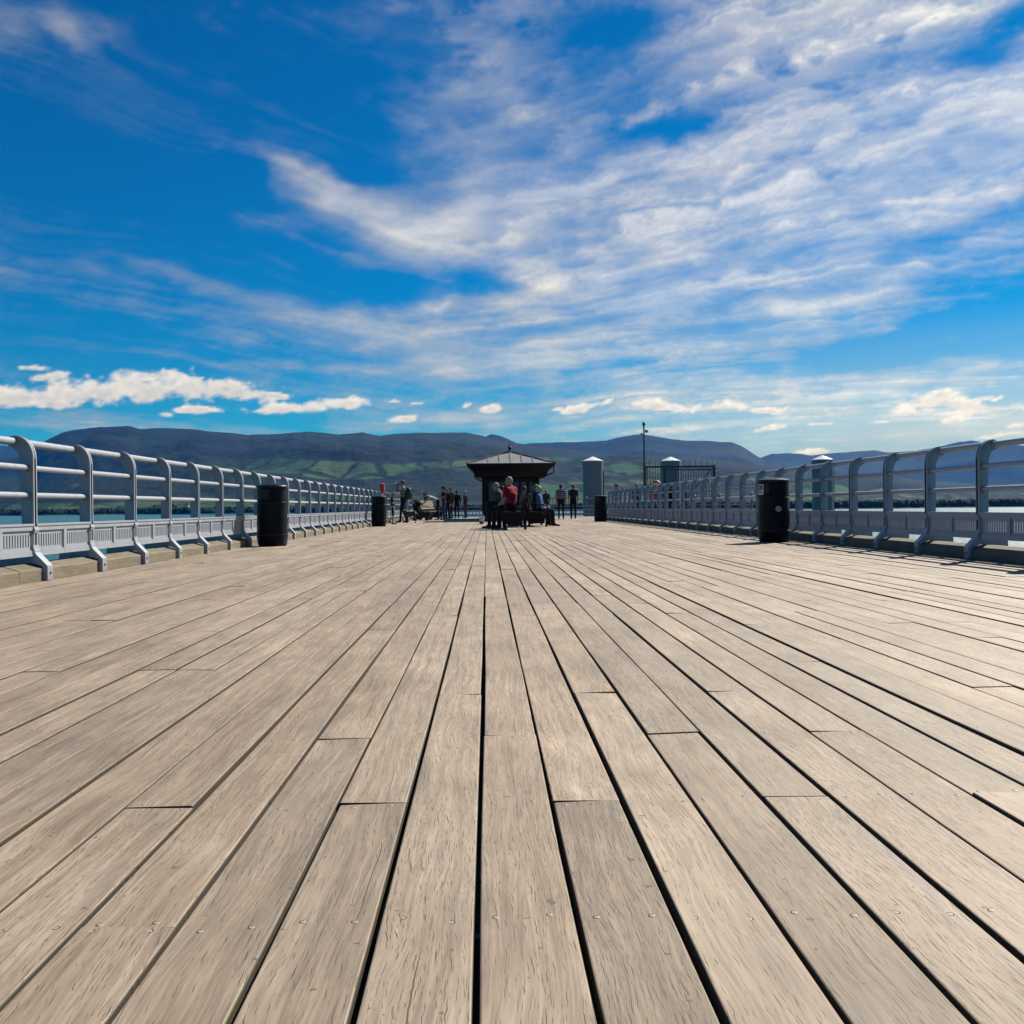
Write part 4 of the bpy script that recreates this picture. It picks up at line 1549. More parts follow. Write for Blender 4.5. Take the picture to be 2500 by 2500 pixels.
def capsule(mb, p, q, r0, r1, n=10):
    d = (q - p)
    L = d.length
    d = d / max(L, 1e-6)
    s = d.cross(V3(0, 0, 1))
    s = V3(1, 0, 0) if s.length < 1e-3 else s.normalized()
    u = s.cross(d)
    rings = []
    for t, c, r in [(-.95, p, r0), (-.6, p, r0), (0, p, r0), (0, q, r1), (.6, q, r1), (.95, q, r1)]:
        rr = r * math.sqrt(1 - t * t)
        cc = c + d * (r * t)
        rings.append([cc + (s * math.cos(a) + u * math.sin(a)) * rr for a in [2 * math.pi * i / n for i in range(n)]])
    mb.loft(rings)


def torso(mb, pts, radii, lat, n=14):
    rings = []
    for i, (p, (a, b)) in enumerate(zip(pts, radii)):
        d = (pts[min(i + 1, len(pts) - 1)] - pts[max(0, i - 1)]).normalized()
        f = d.cross(lat).normalized()
        rings.append([p + lat * a * math.cos(t) + f * b * math.sin(t) for t in [2 * math.pi * k / n for k in range(n)]])
    mb.loft(rings)


def body_source(d):
    j, w = d['j'], d['bulk']
    prims = []                     # p, q, r0, r1, region
    mb = MB()
    lat = (j['shR'] - j['shL']).normalized()
    pts = [j['pelvis'] - (j['waist'] - j['pelvis']) * .55, j['pelvis'], j['waist'], j['chest'], j['collar'], j['collar'].lerp(j['neck'], .6)]
    torso(mb, pts, [(.135 * w, .095 * w), (.160 * w, .112 * w), (.150 * w, .108 * w), (.178 * w, .118 * w), (.150 * w, .090), (.062, .060)], lat)
    prims.append((pts[0], j['pelvis'].lerp(j['waist'], .15), .13 * w, .14 * w, 'legs'))
    prims.append((j['pelvis'].lerp(j['waist'], .25), j['chest'], .13 * w, .15 * w, 'top'))
    prims.append((j['chest'], j['collar'], .15 * w, .10, 'top'))
    prims.append((j['neck'].lerp(j['head'], .1), j['neck'].lerp(j['head'], .3), .055, .05, 'skin'))

    def limb(p, q, r0, r1, region):
        capsule(mb, p, q, r0, r1)
        prims.append((p, q, r0, r1, region))
    limb(j['collar'], j['neck'], .07, .058, 'top')
    limb(j['neck'], j['head'], .055, .055, 'skin')
    hd = j['head']
    fwd = d['fwd']
    mb.ellipsoid(hd, (.074, .094, .118), 14, 10, d['hrot'])
    mb.ellipsoid(hd + d['hrot'] @ V3(0, .022, -.055), (.055, .068, .062), 12, 8, d['hrot'])
    prims.append((hd, hd + V3(0, 0, .02), .10, .10, 'skin'))
    for t in 'LR':
        s = -1 if t == 'L' else 1
        limb(j['collar'].lerp(j['sh' + t], .35), j['sh' + t], .085, .070 * w, 'top')
        limb(j['sh' + t], j['el' + t], .062 * w, .046, 'top')
        fo = 'top' if d['sleeve'] == 'long' else 'skin'
        limb(j['el' + t], j['wr' + t], .044, .030, fo)
        if d['sleeve'] == 'none':
            prims[-2] = (*prims[-2][:4], 'skin')
        elif d['sleeve'] == 'short':
            m = j['sh' + t].lerp(j['el' + t], .62)
            prims[-2] = (j['sh' + t], m, .066 * w, .056, 'top')
            prims.append((m, j['el' + t], .046, .044, 'skin'))
        a = (j['wr' + t] - j['el' + t]).normalized()
        palm = j['wr' + t] + a * .055
        limb(j['wr' + t], palm, .028, .034, 'skin')
        limb(j['hip' + t], j['kn' + t], .088 * w, .058, 'legs')
        if d['shorts']:
            k = j['kn' + t]
            limb(k, j['an' + t], .052, .036, 'skin')
        else:
            limb(j['kn' + t], j['an' + t], .058, .046, 'legs')
        limb(j['an' + t] + V3(0, -.02, -.02), j['toe' + t], .045, .034, 'shoes')
        prims.append((j['an' + t] + V3(0, -.05, -.05), j['toe' + t], .05, .04, 'shoes'))
    if d['hem'] is not None:
        prims.append((pts[0], pts[0].lerp(j['pelvis'], .7), .16, .17, 'hem'))
    return mb, prims


def finish_people():
    temps = []
    for d in PENDING:
        d['hrot'] = Matrix.Rotation(d['look'], 3, 'Z') @ Matrix.Rotation(rad(-d['nod']), 3, 'X')
        d['fwd'] = d['hrot'] @ V3(0, 1, 0)
        mb, prims = body_source(d)
        me = mb.mesh("body_source", SKIN)
        ob = link("body_source", me)
        rm = ob.modifiers.new("r", 'REMESH')
        rm.mode = 'VOXEL'
        rm.voxel_size = 0.017
        sm_ = ob.modifiers.new("s", 'SMOOTH')
        sm_.iterations = 4
        sm_.factor = 0.5
        temps.append((d, prims, ob))
    dg = bpy.context.evaluated_depsgraph_get()
    for d, prims, ob in temps:
        me = bpy.data.meshes.new_from_object(ob.evaluated_get(dg))
        co = np.zeros(len(me.vertices) * 3)
        me.vertices.foreach_get('co', co)
        co = co.reshape(-1, 3)
        nf = len(me.polygons)
        cen = np.zeros(nf * 3)
        me.polygons.foreach_get('center', cen)
        cen = cen.reshape(-1, 3)
        best = np.full(nf, 1e9)
        reg = np.zeros(nf, int)
        names = ['skin', 'top', 'legs', 'shoes', 'hem', 'eye']
        for p, q, r0, r1, g in prims:
            p, q = np.array(p), np.array(q)
            v = q - p
            t = np.clip(((cen - p) @ v) / max(v @ v, 1e-9), 0, 1)
            dist = np.linalg.norm(cen - (p + t[:, None] * v), axis=1) - (r0 + (r1 - r0) * t)
            m = dist < best
            best[m] = dist[m]
            reg[m] = names.index(g)
        if d['shorts']:                      # bare shins below the hem of the shorts
            for t in 'LR':
                k = np.array(d['j']['kn' + t])
                m = (reg == 2) & (cen[:, 2] < k[2] + .02) & (np.linalg.norm(cen - k, axis=1) < .4)
                reg[m] = 0
        # rebuild with the small features of face and hands joined to the same mesh
        V, F, R = co.tolist(), [list(p.vertices) for p in me.polygons], reg.tolist()
        ex = MB()
        def region(n):
            ex.cur = names.index(n)
        hr, hd = d['hrot'], d['j']['head']
        region('skin')
        ex.loft([[hd + hr @ V3(*q) for q in ring] for ring in ([(-.014, .088, -.025), (.014, .088, -.025), (.010, .092, .02), (-.010, .092, .02)], [(-.006, .118, -.022), (.006, .118, -.022), (.004, .10, .02), (-.004, .10, .02)])])
        for s in (-1, 1):
            ex.ellipsoid(hd + hr @ V3(s * .074, -.005, -.005), (.012, .022, .032), 8, 6, hr)
        region('eye')
        for s in (-1, 1):
            ex.ellipsoid(hd + hr @ V3(s * .030, .086, .012), (.012, .008, .007), 6, 5, hr)
        ex.ellipsoid(hd + hr @ V3(0, .088, -.058), (.022, .006, .004), 6, 5, hr)
        region('skin')
        for t in 'LR':
            j = d['j']
            s = -1 if t == 'L' else 1
            a = (j['wr' + t] - j['el' + t]).normalized()
            sd_ = a.cross(V3(0, 1, .3))
            sd_ = V3(1, 0, 0) if sd_.length < .05 else sd_.normalized()
            cu = a.cross(sd_)
            base = j['wr' + t] + a * .078
            for i, L in enumerate((.062, .072, .068, .054)):
                o_ = sd_ * (i - 1.5) * .017
                p0, p1, p2 = base + o_, base + o_ + a * L * .55 + cu * .008, base + o_ + a * L * .9 + cu * .028
                ex.tube([p0, p1, p2], [.0085, .0078, .006], 6)
            th = j['wr' + t] + a * .03
            ex.tube([th - sd_ * .020, th - sd_ * .048 + a * .022, th - sd_ * .052 + a * .052 + cu * .01], [.011, .010, .007], 6)
        b = len(V)
        V += [list(v) for v in ex.v]
        F += [[b + i for i in f] for f in ex.f]
        R += ex.m
        me2 = bpy.data.meshes.new("person")
        me2.from_pydata(V, [], F)
        cols = {'top': d['top'], 'legs': d['legs'], 'shoes': d['shoes'], 'hem': d['hem'] or d['top']}
        for n in names:
            if n == 'skin':
                me2.materials.append(SKIN)
            elif n == 'eye':
                me2.materials.append(EYE_M)
            else:
                c = cols[n]
                me2.materials.append(c if isinstance(c, bpy.types.Material) else cloth(c))
        me2.polygons.foreach_set('material_index', R)
        me2.polygons.foreach_set('use_smooth', [True] * len(R))
        me2.update()
        o = link("person", me2, None, d['loc'])
        o.rotation_euler = (0, 0, d['rotz'])
        o.scale = (d['s'],) * 3
        tag(o, d['label'], "person", d['group'])
        bpy.data.objects.remove(ob, do_unlink=True)
        bpy.data.meshes.remove(me)
        # hair and hats are children
        if d['hs'] != 'bald':
            hb = MB()
            n, m = 18, 12
            rings = []
            rr = random.Random(len(d['label']))
            for i in range(m + 1):
                t = math.pi * (0.03 + 0.94 * i / m)
                ring = []
                for k in range(n):
                    a = 2 * math.pi * k / n
                    x, y, z = math.sin(t) * math.cos(a), math.sin(t) * math.sin(a), math.cos(t)
                    f = 1.0 + rr.uniform(-.03, .05)
                    # recede over the face, end at the nape (longer for the long style)
                    low = -0.95 if d['hs'] == 'long' else -0.55
                    inner = (y > 0.42 and z < 0.42) or (z < low and y > -2) or (d['hs'] == 'short' and z < -.15 and y > -.05)
                    g = 0.82 if inner else 1.0
                    ring.append(hd + hr @ V3(x * .081 * f * g, (y * .101 - .008) * f * g, (z * .113 + .010) * f * (0.9 if inner else 1)))
                rings.append(ring)
            hb.loft(rings)
            hm = cloth(d['hair'], .7)
            hb.build("hair", hm, o, True)
        if d['cap'] is not None:
            cb = MB()
            rings = []
            for z, f in ((.035, 1.0), (.07, .98), (.105, .85), (.13, .55), (.142, .12)):
                rings.append([hd + hr @ V3(math.cos(a) * .094 * f, math.sin(a) * .114 * f - .008, z) for a in [2 * math.pi * k / 16 for k in range(16)]])
            cb.loft(rings)
            brim = [(-.075, .07), (-.06, .15), (0, .18), (.06, .15), (.075, .07)]
            cb.add([hd + hr @ V3(x, y, .040) for x, y in brim] + [hd + hr @ V3(x, y, .030) for x, y in brim],
                   [(0, 1, 2, 3, 4), (9, 8, 7, 6, 5), (0, 5, 6, 1), (1, 6, 7, 2), (2, 7, 8, 3), (3, 8, 9, 4), (4, 9, 5, 0)])
            cb.build("cap", cloth(d['cap']), o, True, rad(40))


FACE_L, FACE_R, AWAY, TOWARD = rad(90), rad(-90), 0.0, rad(180)

# boy with both hands held in front, by the second left bin
j = standing()
for s, t in ((-1, 'L'), (1, 'R')):
    j['el' + t], j['wr' + t] = V3(s * .20, .03, 1.16), V3(s * .07, .30, 1.16)
j['head'] += V3(0, .03, -.01)
person("small boy in dark shirt and shorts looking at his hands by the bin", on_deck(959, 37.0), FACE_R, j, 1.20, top=(.018, .020, .035), legs=(.014, .015, .022), hem=(.45, .46, .48),
       sleeve='short', hair=(.30, .22, .10), shorts=True, nod=28)
# photographer
j = standing()
for s, t in ((-1, 'L'), (1, 'R')):
    j['el' + t], j['wr' + t] = V3(s * .25, .22, 1.33), V3(s * .07, .27, 1.585)
    j['kn' + t] = V3(s * .10, .05 - s * .05, .50)
    j['an' + t] = V3(s * .12, -.02 - s * .16, .085)
    j['toe' + t] = V3(s * .13, .16 - s * .16, .035)
person("tall man in plaid shirt photographing to the left with a camera", on_deck(985, 40.8), FACE_L + 0.15, j, 1.76, top=PLAID, legs=(.012, .014, .024), hair=(.10, .08, .07), bulk=1.08, sleeve='long')
# person in light blue behind the photographer
person("person in pale blue jeans mostly hidden behind the photographer", on_deck(993, 42.6), FACE_L, standing(), 1.52, top=(.20, .27, .40), legs=(.22, .32, .50), hair=(.04, .03, .02))
# bending man
j = lean(standing(), 66)
for s, t in ((-1, 'L'), (1, 'R')):
    j['el' + t], j['wr' + t] = V3(s * .20, .60, .98), V3(s * .14, .76, .80)
j['head'] += V3(0, .02, .05)
person("man in white shirt bending forward over the pale bench", on_deck(1070, 49.0), FACE_L, j, 1.74, top=(.50, .53, .62), legs=(.010, .010, .014), hair=(.05, .04, .035), bulk=1.05, nod=30)
# person with phone and cap
j = standing()
j['elR'], j['wrR'] = V3(.24, .10, 1.16), V3(.10, .34, 1.34)
j['elL'], j['wrL'] = V3(-.24, .10, 1.16), V3(-.08, .34, 1.32)
person("person in dark cap and blue jeans holding up a phone near the bending man", on_deck(1084, 48.2), FACE_L + 0.35, j, 1.64, top=(.045, .035, .030), legs=(.060, .110, .230), hair=(.03, .025, .02), cap=(.015, .015, .02), sleeve='short', bulk=1.05)
person("man in dark jacket and jeans standing between the cap wearer and the shelter", on_deck(1101, 54.0), FACE_L + 0.6, standing(), 1.70, top=(.03, .032, .045), legs=(.020, .030, .060), hair=(.03, .025, .02))
person("person all in black standing behind the group left of the shelter", on_deck(1116, 55.0), AWAY + 0.3, standing(), 1.56, top=(.010, .010, .012), legs=(.010, .010, .014), hair=(.012, .010, .010))
person("white-haired person in maroon jacket standing alone left of the shelter", on_deck(1137, 56.5), FACE_L - .5, standing(), 1.58, top=(.065, .022, .028), legs=(.060, .065, .075), hair=(.55, .54, .52))
person("person in dark coat standing just behind the pushchair at far left", on_deck(1042, 52.5), FACE_R + .5, standing(), 1.50, top=(.012, .013, .018), legs=(.010, .010, .014), hair=(.03, .025, .02))
person("woman in dark green coat close behind the cap wearer", on_deck(1093, 51.2), FACE_L + .9, standing(), 1.58, top=(.014, .022, .018), legs=(.012, .014, .022), hair=(.05, .03, .02), hairstyle='long')
# seated group
j = seated(.50, 2)
person("big man in red top seated with his back to the camera", (0.66, 27.1, 0), rad(52), j, 1.82, top=(.36, .012, .036), legs=(.012, .013, .018), hair=(.42, .40, .37), bulk=1.36, sleeve='short', look=.15)
j = seated(.50, 20)
person("grey-haired person in dark blue jacket leaning forward beside the red top", (0.52, 28.35, 0), FACE_L - 0.1, j, 1.72, top=(.045, .065, .105), legs=(.02, .022, .035), hair=(.38, .36, .33), nod=10)
j = seated(.47, -4)
person("white-haired person in light blue shirt seated on the right-facing bench", (1.66, 30.6, 0), FACE_R, j, 1.62, top=(.13, .24, .60), legs=(.02, .025, .05), hair=(.75, .72, .66), hairstyle='long', look=-.2)
j = seated(.47, -2)
person("seated person with pale grey hair just behind the light blue shirt", (1.62, 32.0, 0), FACE_R + .2, j, 1.72, top=(.06, .045, .045), legs=(.02, .02, .03), hair=(.30, .28, .26))
j = seated(.50, -2)
person("dark-haired person half hidden between the two back-to-back benches", (0.66 + .62, 33.4, 0), FACE_R + 1.3, j, 1.66, top=(.04, .035, .035), legs=(.02, .02, .02), hair=(.06, .05, .045))
j = seated(.50, 6)
person("person in black coat seated low between the red top and the shelter", (0.78, 28.9, 0), FACE_L + .2, j, 1.62, top=(.010, .010, .013), legs=(.010, .010, .012), hair=(.03, .025, .022))
j = seated(.47, 8)
person("person in dark jacket seated at the far end of the right-facing bench", (1.60, 33.0, 0), FACE_R - .1, j, 1.60, top=(.010, .011, .016), legs=(.010, .010, .012), hair=(.02, .018, .016), nod=15)
j = seated(.47, 4)
person("person in dark coat squeezed in behind the light blue shirt on the bench", (1.60, 31.3, 0), FACE_R - .3, j, 1.66, top=(.014, .012, .014), legs=(.010, .010, .012), hair=(.06, .05, .045))
j = seated(.50, 12)
person("person in dark hooded jacket seated at the far end of the left-facing bench", (0.62, 29.5, 0), FACE_L - .2, j, 1.58, top=(.012, .013, .020), legs=(.010, .010, .012), hair=(.03, .025, .02), nod=12)
# walkers right of the shelter
j = standing()
j['knL'], j['anL'], j['toeL'] = V3(-.10, .12, .50), V3(-.10, .14, .085), V3(-.11, .32, .05)
j['knR'], j['anR'], j['toeR'] = V3(.10, -.04, .50), V3(.10, -.18, .11), V3(.11, -.01, .04)
person("man in navy and white striped top walking away right of the benches", on_deck(1370, 46.5), AWAY, j, 1.66, top=STRIPED, legs=(.018, .024, .060), hair=(.02, .018, .016), bulk=1.16, sleeve='short')
j = standing()
j['knR'], j['anR'], j['toeR'] = V3(.10, .10, .50), V3(.10, .12, .085), V3(.11, .30, .05)
person("red-haired woman in dark top and black trousers walking away", on_deck(1400, 46.8), AWAY - .05, j, 1.66, top=(.030, .036, .070), legs=(.010, .010, .012), hair=(.22, .050, .025), bulk=1.05, sleeve='short')
person("white-haired person in green jacket by the far railing right of the shelter", on_deck(1334, 57.2), AWAY + .4, standing(), 1.62, top=(.040, .055, .040), legs=(.03, .03, .04), hair=(.55, .54, .52))
# people on the head of the pier seen over the right fence
person("dark-clothed man seen over the far end of the right fence", on_deck(1506, 49.0), FACE_L, standing(), 1.72, top=(.020, .022, .028), legs=(.02, .02, .03), hair=(.09, .05, .035))
person("pale-haired person seen over the right fence left of the orange lifebuoy", on_deck(1555, 47.6), TOWARD + .4, standing(), 1.70, top=(.05, .06, .08), legs=(.02, .02, .03), hair=(.55, .50, .40), hairstyle='long')
person("person in black behind the right fence just right of the lifebuoy", on_deck(1640, 46.2), AWAY, standing(), 1.60, top=(.012, .012, .014), legs=(.012, .012, .016), hair=(.02, .02, .02))
person("person in navy behind the right fence below the spiked gate", on_deck(1673, 47.4), FACE_R, standing(), 1.64, top=(.016, .018, .040), legs=(.012, .012, .016), hair=(.03, .02, .02))
finish_people()

# ---------------------------------------------------------------- things people carry
M['camera_body'] = material("black_camera", (0.012, 0.012, 0.013), 0.35, vary=0.1, scale=30)
M['camera_pale'] = material("pale_lens_barrel", (0.45, 0.45, 0.44), 0.3, vary=0.1, scale=30)
p = on_deck(985, 40.8)
t = thing("camera", "black camera with pale lens hood held to the photographer's face", "camera", (p.x - 0.20, p.y - 0.03, 1.60), FACE_L + 0.15)
mb = MB(); mb.box(-.07, .07, -.03, .03, -.045, .045); mb.box(-.03, .03, -.03, .02, .045, .07); mb.build("body", M['camera_body'], t)
mb = MB(); mb.tube([(0, .03, 0), (0, .10, 0)], .034, 12); mb.build("lens", M['camera_body'], t, True, rad(40))
mb = MB(); mb.tube([(0, .10, 0), (0, .16, 0)], [.036, .042], 12); mb.build("hood", M['camera_pale'], t, True, rad(40))
# backpack
t = thing("backpack", "black backpack on the photographer's back", "backpack", (p.x + 0.215, p.y, 1.22), FACE_L + 0.15)
mb = MB()
rings = []
for z, a, b in ((-.26, .10, .06), (-.24, .145, .09), (-.05, .16, .11), (.12, .155, .10), (.22, .12, .075), (.255, .05, .03)):
    rings.append([(a * math.copysign(abs(math.cos(q)) ** .6, math.cos(q)), b * math.copysign(abs(math.sin(q)) ** .6, math.sin(q)), z) for q in [2 * math.pi * i / 16 for i in range(16)]])
mb.loft(rings); mb.build("bag", M['camera_body'], t, True)
mb = MB(); mb.box(-.10, .10, -.135, -.09, -.20, -.02); mb.build("pocket", M['camera_body'], t)
for s in (-1, 1):
    mb = MB(); mb.tube([(s * .10, .09, .18), (s * .13, .17, .24), (s * .12, .30, .12), (s * .13, .24, -.10), (s * .12, .09, -.18)], .013, 6); mb.build("strap", M['camera_body'], t, True)
# phone in the cap wearer's hands
p2 = on_deck(1084, 48.2)
t = thing("phone", "small black phone held up by the person in the cap", "phone", (p2.x - 0.31, p2.y + 0.12, 1.32), FACE_L + 0.35)
mb = MB(); mb.box(-.038, .038, -.005, .004, -.075, .075); mb.build("case", M['camera_body'], t)
mb = MB(); mb.box(-.034, .034, -.0075, -.0052, -.068, .068); mb.build("screen", M['pane'], t)


# ---------------------------------------------------------------- dog
def dog():
    mb = MB()
    L = lambda a, b, r0, r1: capsule(mb, V3(*a), V3(*b), r0, r1)
    torso(mb, [V3(0, -.27, .37), V3(0, -.18, .38), V3(0, 0, .36), V3(0, .14, .345), V3(0, .24, .36), V3(0, .29, .40)],
          [(.055, .06), (.085, .095), (.085, .095), (.098, .125), (.085, .105), (.04, .05)], V3(1, 0, 0))
    L((0, .25, .42), (0, .34, .47), .075, .060)            # neck carried low
    L((0, .36, .48), (0, .41, .47), .066, .052)            # skull
    L((0, .42, .455), (0, .50, .435), .040, .028)          # muzzle
    for s in (-1, 1):
        L((s * .055, .385, .52), (s * .085, .375, .45), .018, .022)      # hanging ears
        L((s * .065, .20, .33), (s * .065, .17, .20), .050, .030)        # front leg: elbow, wrist, paw
        L((s * .065, .17, .20), (s * .065, .185, .06), .028, .021)
        L((s * .065, .185, .03), (s * .065, .22, .024), .026, .024)
        L((s * .065, -.20, .34), (s * .070, -.13, .22), .070, .040)      # thigh to the high knee
        L((s * .070, -.13, .22), (s * .070, -.25, .14), .036, .022)      # down and back to the hock
        L((s * .070, -.25, .14), (s * .070, -.235, .04), .021, .019)     # upright shank
        L((s * .070, -.235, .028), (s * .070, -.195, .024), .024, .022)
    for a, b in (((0, -.28, .40), (0, -.36, .35)), ((0, -.36, .35), (0, -.40, .26))):
        L(a, b, .024, .017)
    me = mb.mesh("dog_source", SKIN)
    ob = link("dog_source", me)
    rm = ob.modifiers.new("r", 'REMESH'); rm.mode = 'VOXEL'; rm.voxel_size = .011
    s_ = ob.modifiers.new("s", 'SMOOTH'); s_.iterations = 3
    m2 = bpy.data.meshes.new_from_object(ob.evaluated_get(bpy.context.evaluated_depsgraph_get()))
    bpy.data.objects.remove(ob, do_unlink=True)
    m2.materials.clear()
    m2.materials.append(material("brown_dog_fur", (0.045, 0.032, 0.022), 0.8, vary=0.4, scale=14, bump=0.6))
    m2.polygons.foreach_set('use_smooth', [True] * len(m2.polygons))
    o = link("dog", m2, None, on_deck(1004, 39.8))
    o.rotation_euler = (0, 0, FACE_L + .1)
    o.scale = (1.0, .78, 1.06)
    tag(o, "dark brown dog standing on the deck beside the photographer", "dog")


dog()


# ---------------------------------------------------------------- pushchair
def pushchair():
    c = on_deck(1027, 47.0)
    root = thing("pushchair", "dark pushchair with grey hood beside the bending man", "pushchair", (c.x, c.y, 0), FACE_R)
    fr, fab = M['iron'], cloth((.02, .022, .03))
    for s in (-1, 1):
        mb = MB(); mb.tube([(s * .22, -.42, 1.0), (s * .22, -.30, .85), (s * .22, .30, .16)], .012, 8); mb.tube([(s * .22, -.02, .52), (s * .22, -.28, .12)], .012, 8); mb.build("frame", fr, root, True)
        for y, r in ((.30, .085), (-.28, .10)):
            mb = MB(); mb.lathe([(r * .5, -.02), (r, -.02), (r, .02), (r * .5, .02)], 16)
            o = mb.build("wheel", fr, root, True, rad(40), (s * .25, y, r)); o.rotation_euler = (0, rad(90), 0)
    mb = MB(); mb.tube([(-.22, -.42, 1.0), (.22, -.42, 1.0)], .014, 8); mb.build("handle", fr, root, True)
    mb = MB(); mb.prism([(-.22, .78), (-.16, .80), (-.05, .47), (.24, .44), (.24, .38), (-.10, .40)], -.19, .19, 'yz'); mb.build("seat", fab, root)
    mb = MB(); rings = []
    for i in range(7):
        a = rad(170 - i * 22)
        rings.append([(.20 * math.cos(q), -.12 + .30 * math.cos(a) * max(.05, math.sin(q)), .62 + .34 * math.sin(a) * max(.15, math.sin(q))) for q in [math.pi * k / 8 for k in range(9)]])
    mb.loft(rings, False); mb.build("hood", cloth((.02, .02, .024)), root, True)


pushchair()

# ---------------------------------------------------------------- bucket on the deck by the shelter
M['clear_plastic'] = material("cloudy_white_plastic", (0.55, 0.58, 0.60), 0.3, vary=0.08, scale=20)
M['red_net'] = material("dull_red_net", (0.22, 0.06, 0.05), 0.7, vary=0.2, scale=40)
c = on_deck(1176, 36.0)
t = thing("bucket", "small white bucket with dull red bottom standing left of the benches", "bucket", (c.x, c.y, 0))
mb = MB(); mb.lathe([(.085, .10), (.105, .26), (.115, .265), (.115, .275), (.10, .27), (.082, .11)], 18); mb.build("tub", M['clear_plastic'], t, True, rad(40))
mb = MB(); mb.lathe([(.076, 0.0), (.086, .10), (.02, .10)], 18); mb.build("bottom", M['red_net'], t, True, rad(40))
mb = MB(); mb.tube([(.11 * math.cos(a) - .02, 0, .265 + .10 * math.sin(a)) for a in [math.pi * i / 8 for i in range(9)]], .006, 6); mb.build("handle", M['clear_plastic'], t, True)

# ---------------------------------------------------------------- red rescue canister over the left fence
M['red'] = material("red_rescue_plastic", (0.55, 0.022, 0.015), 0.35, vary=0.08, scale=12)
t = thing("rescue_canister", "red life-saving canister on a pole above the left fence", "lifebuoy", (X_L - 0.02, 37.8, 0))
mb = MB(); mb.lathe([(.03, 1.20), (.085, 1.215), (.092, 1.25), (.092, 1.50), (.085, 1.55), (.04, 1.58)], 18); mb.build("canister", M['red'], t, True, rad(40))
mb = MB(); mb.lathe([(.094, 1.46), (.097, 1.465), (.097, 1.49), (.094, 1.495)], 18); mb.build("lid_band", M['red'], t, True, rad(40))
mb = MB(); mb.tube([(0, 0, .16), (0, 0, 1.21)], .022, 8); mb.build("pole", M['paint'], t, True)
mb = MB(); mb.box(.088, .096, -.03, .03, 1.30, 1.42); mb.build("instruction_plate", M['label_white'], t)

# ---------------------------------------------------------------- orange lifebuoy on the pier head
M['orange'] = material("orange_lifebuoy", (0.60, 0.075, 0.025), 0.4, vary=0.08, scale=12)
c = on_deck(1601, 45.6)
t = thing("lifebuoy_stand", "orange lifebuoy on a stand behind the right fence", "lifebuoy", (c.x, c.y, 0))
mb = MB(); mb.tube([(0, .10, 0), (0, .10, 1.5)], .03, 8); mb.box(-.12, .12, .06, .10, 1.10, 1.20); mb.build("post", M['iron'], t, True, rad(50))
mb = MB(); rings = []
for i in range(28):
    a = 2 * math.pi * i / 28
    rings.append([((.24 + .065 * math.cos(q)) * math.cos(a), .055 * math.sin(q), 1.49 + (.24 + .065 * math.cos(q)) * math.sin(a)) for q in [2 * math.pi * k / 10 for k in range(10)]])
mb.loft(rings, close=True); mb.build("ring", M['orange'], t, True)
mb = MB(); mb.box(-.30, .30, .062, .085, .78, 1.30); mb.build("backing_board", M['red'], t)
for a0 in (45, 135, 225, 315):
    mb = MB(); rings = []
    for i in range(4):
        a = rad(a0 - 9 + 6 * i)
        rings.append([((.24 + .069 * math.cos(q)) * math.cos(a), .059 * math.sin(q), 1.49 + (.24 + .069 * math.cos(q)) * math.sin(a)) for q in [2 * math.pi * k / 10 for k in range(10)]])
    mb.loft(rings); mb.build("reflective_band", M['label_white'], t, True)


# ---------------------------------------------------------------- spiked security gate to the landing stage
M['steel'] = material("dark_blue_grey_steel", (0.030, 0.036, 0.050), 0.45, vary=0.15, scale=6)


def gate():
    y = 50.5
    a, b = on_deck(1576, y).x, on_deck(1744, y).x
    w = b - a
    top = at(1660, 1137, y).z
    root = thing("security_gate", "dark spiked steel security gate behind the right fence", "gate", (a, y, 0))
    for x in (0.0, w * .285, w):
        mb = MB(); mb.box(x - .06, x + .06, -.06, .06, 0, top); mb.build("post", M['steel'], root)
    mb = MB(); mb.box(.06, w - .06, -.05, .05, top - .10, top - .002); mb.build("top_beam", M['steel'], root)
    mb = MB(); mb.box(w * .285 + .06, w - .06, -.035, .035, top - .24, top - .18); mb.build("gate_frame", M['steel'], root)
    mb = MB(); mb.box(w * .285 + .06, w - .06, -.035, .035, .12, .18); mb.build("gate_frame", M['steel'], root)
    n = 27
    for i in range(1, n):
        x = w * i / n
        if abs(x - w * .285) < .08:
            continue
        mb = MB(); mb.bar((x, 0, .14), (x, 0, top - .11), .028, .028); mb.build("bar", M['steel'], root)
    n = 12
    for i in range(1, n + 1):
        x = w * i / n - .06
        mb = MB(); mb.tube([(x, 0, top - .02), (x, 0, top + .26), (x, 0, top + .34)], [.013, .012, .001], 6); mb.build("spike", M['steel'], root)
    mb = MB(); mb.bar((w - .15, .02, top - .2), (w * .45, .02, .35), .05, .05); mb.build("brace", M['steel'], root)
    for s, x in ((-1, 0), (1, w)):
        for k, (dx, dz) in enumerate(((.28, .20), (.36, -.10), (.34, -.42), (.30, -.75))):
            mb = MB(); mb.tube([(x, 0, top - .02 - .22 * k), (x + s * dx, 0, top + dz)], [.014, .003], 6); mb.build("spike", M['steel'], root)
    for s, x in ((-1, 0.0), (1, w)):
        mb = MB(); mb.bar((x + s * .02, 0, top * .52), (x + s * .85, .0, .1), .05, .05); mb.build("stay", M['steel'], root)


gate()

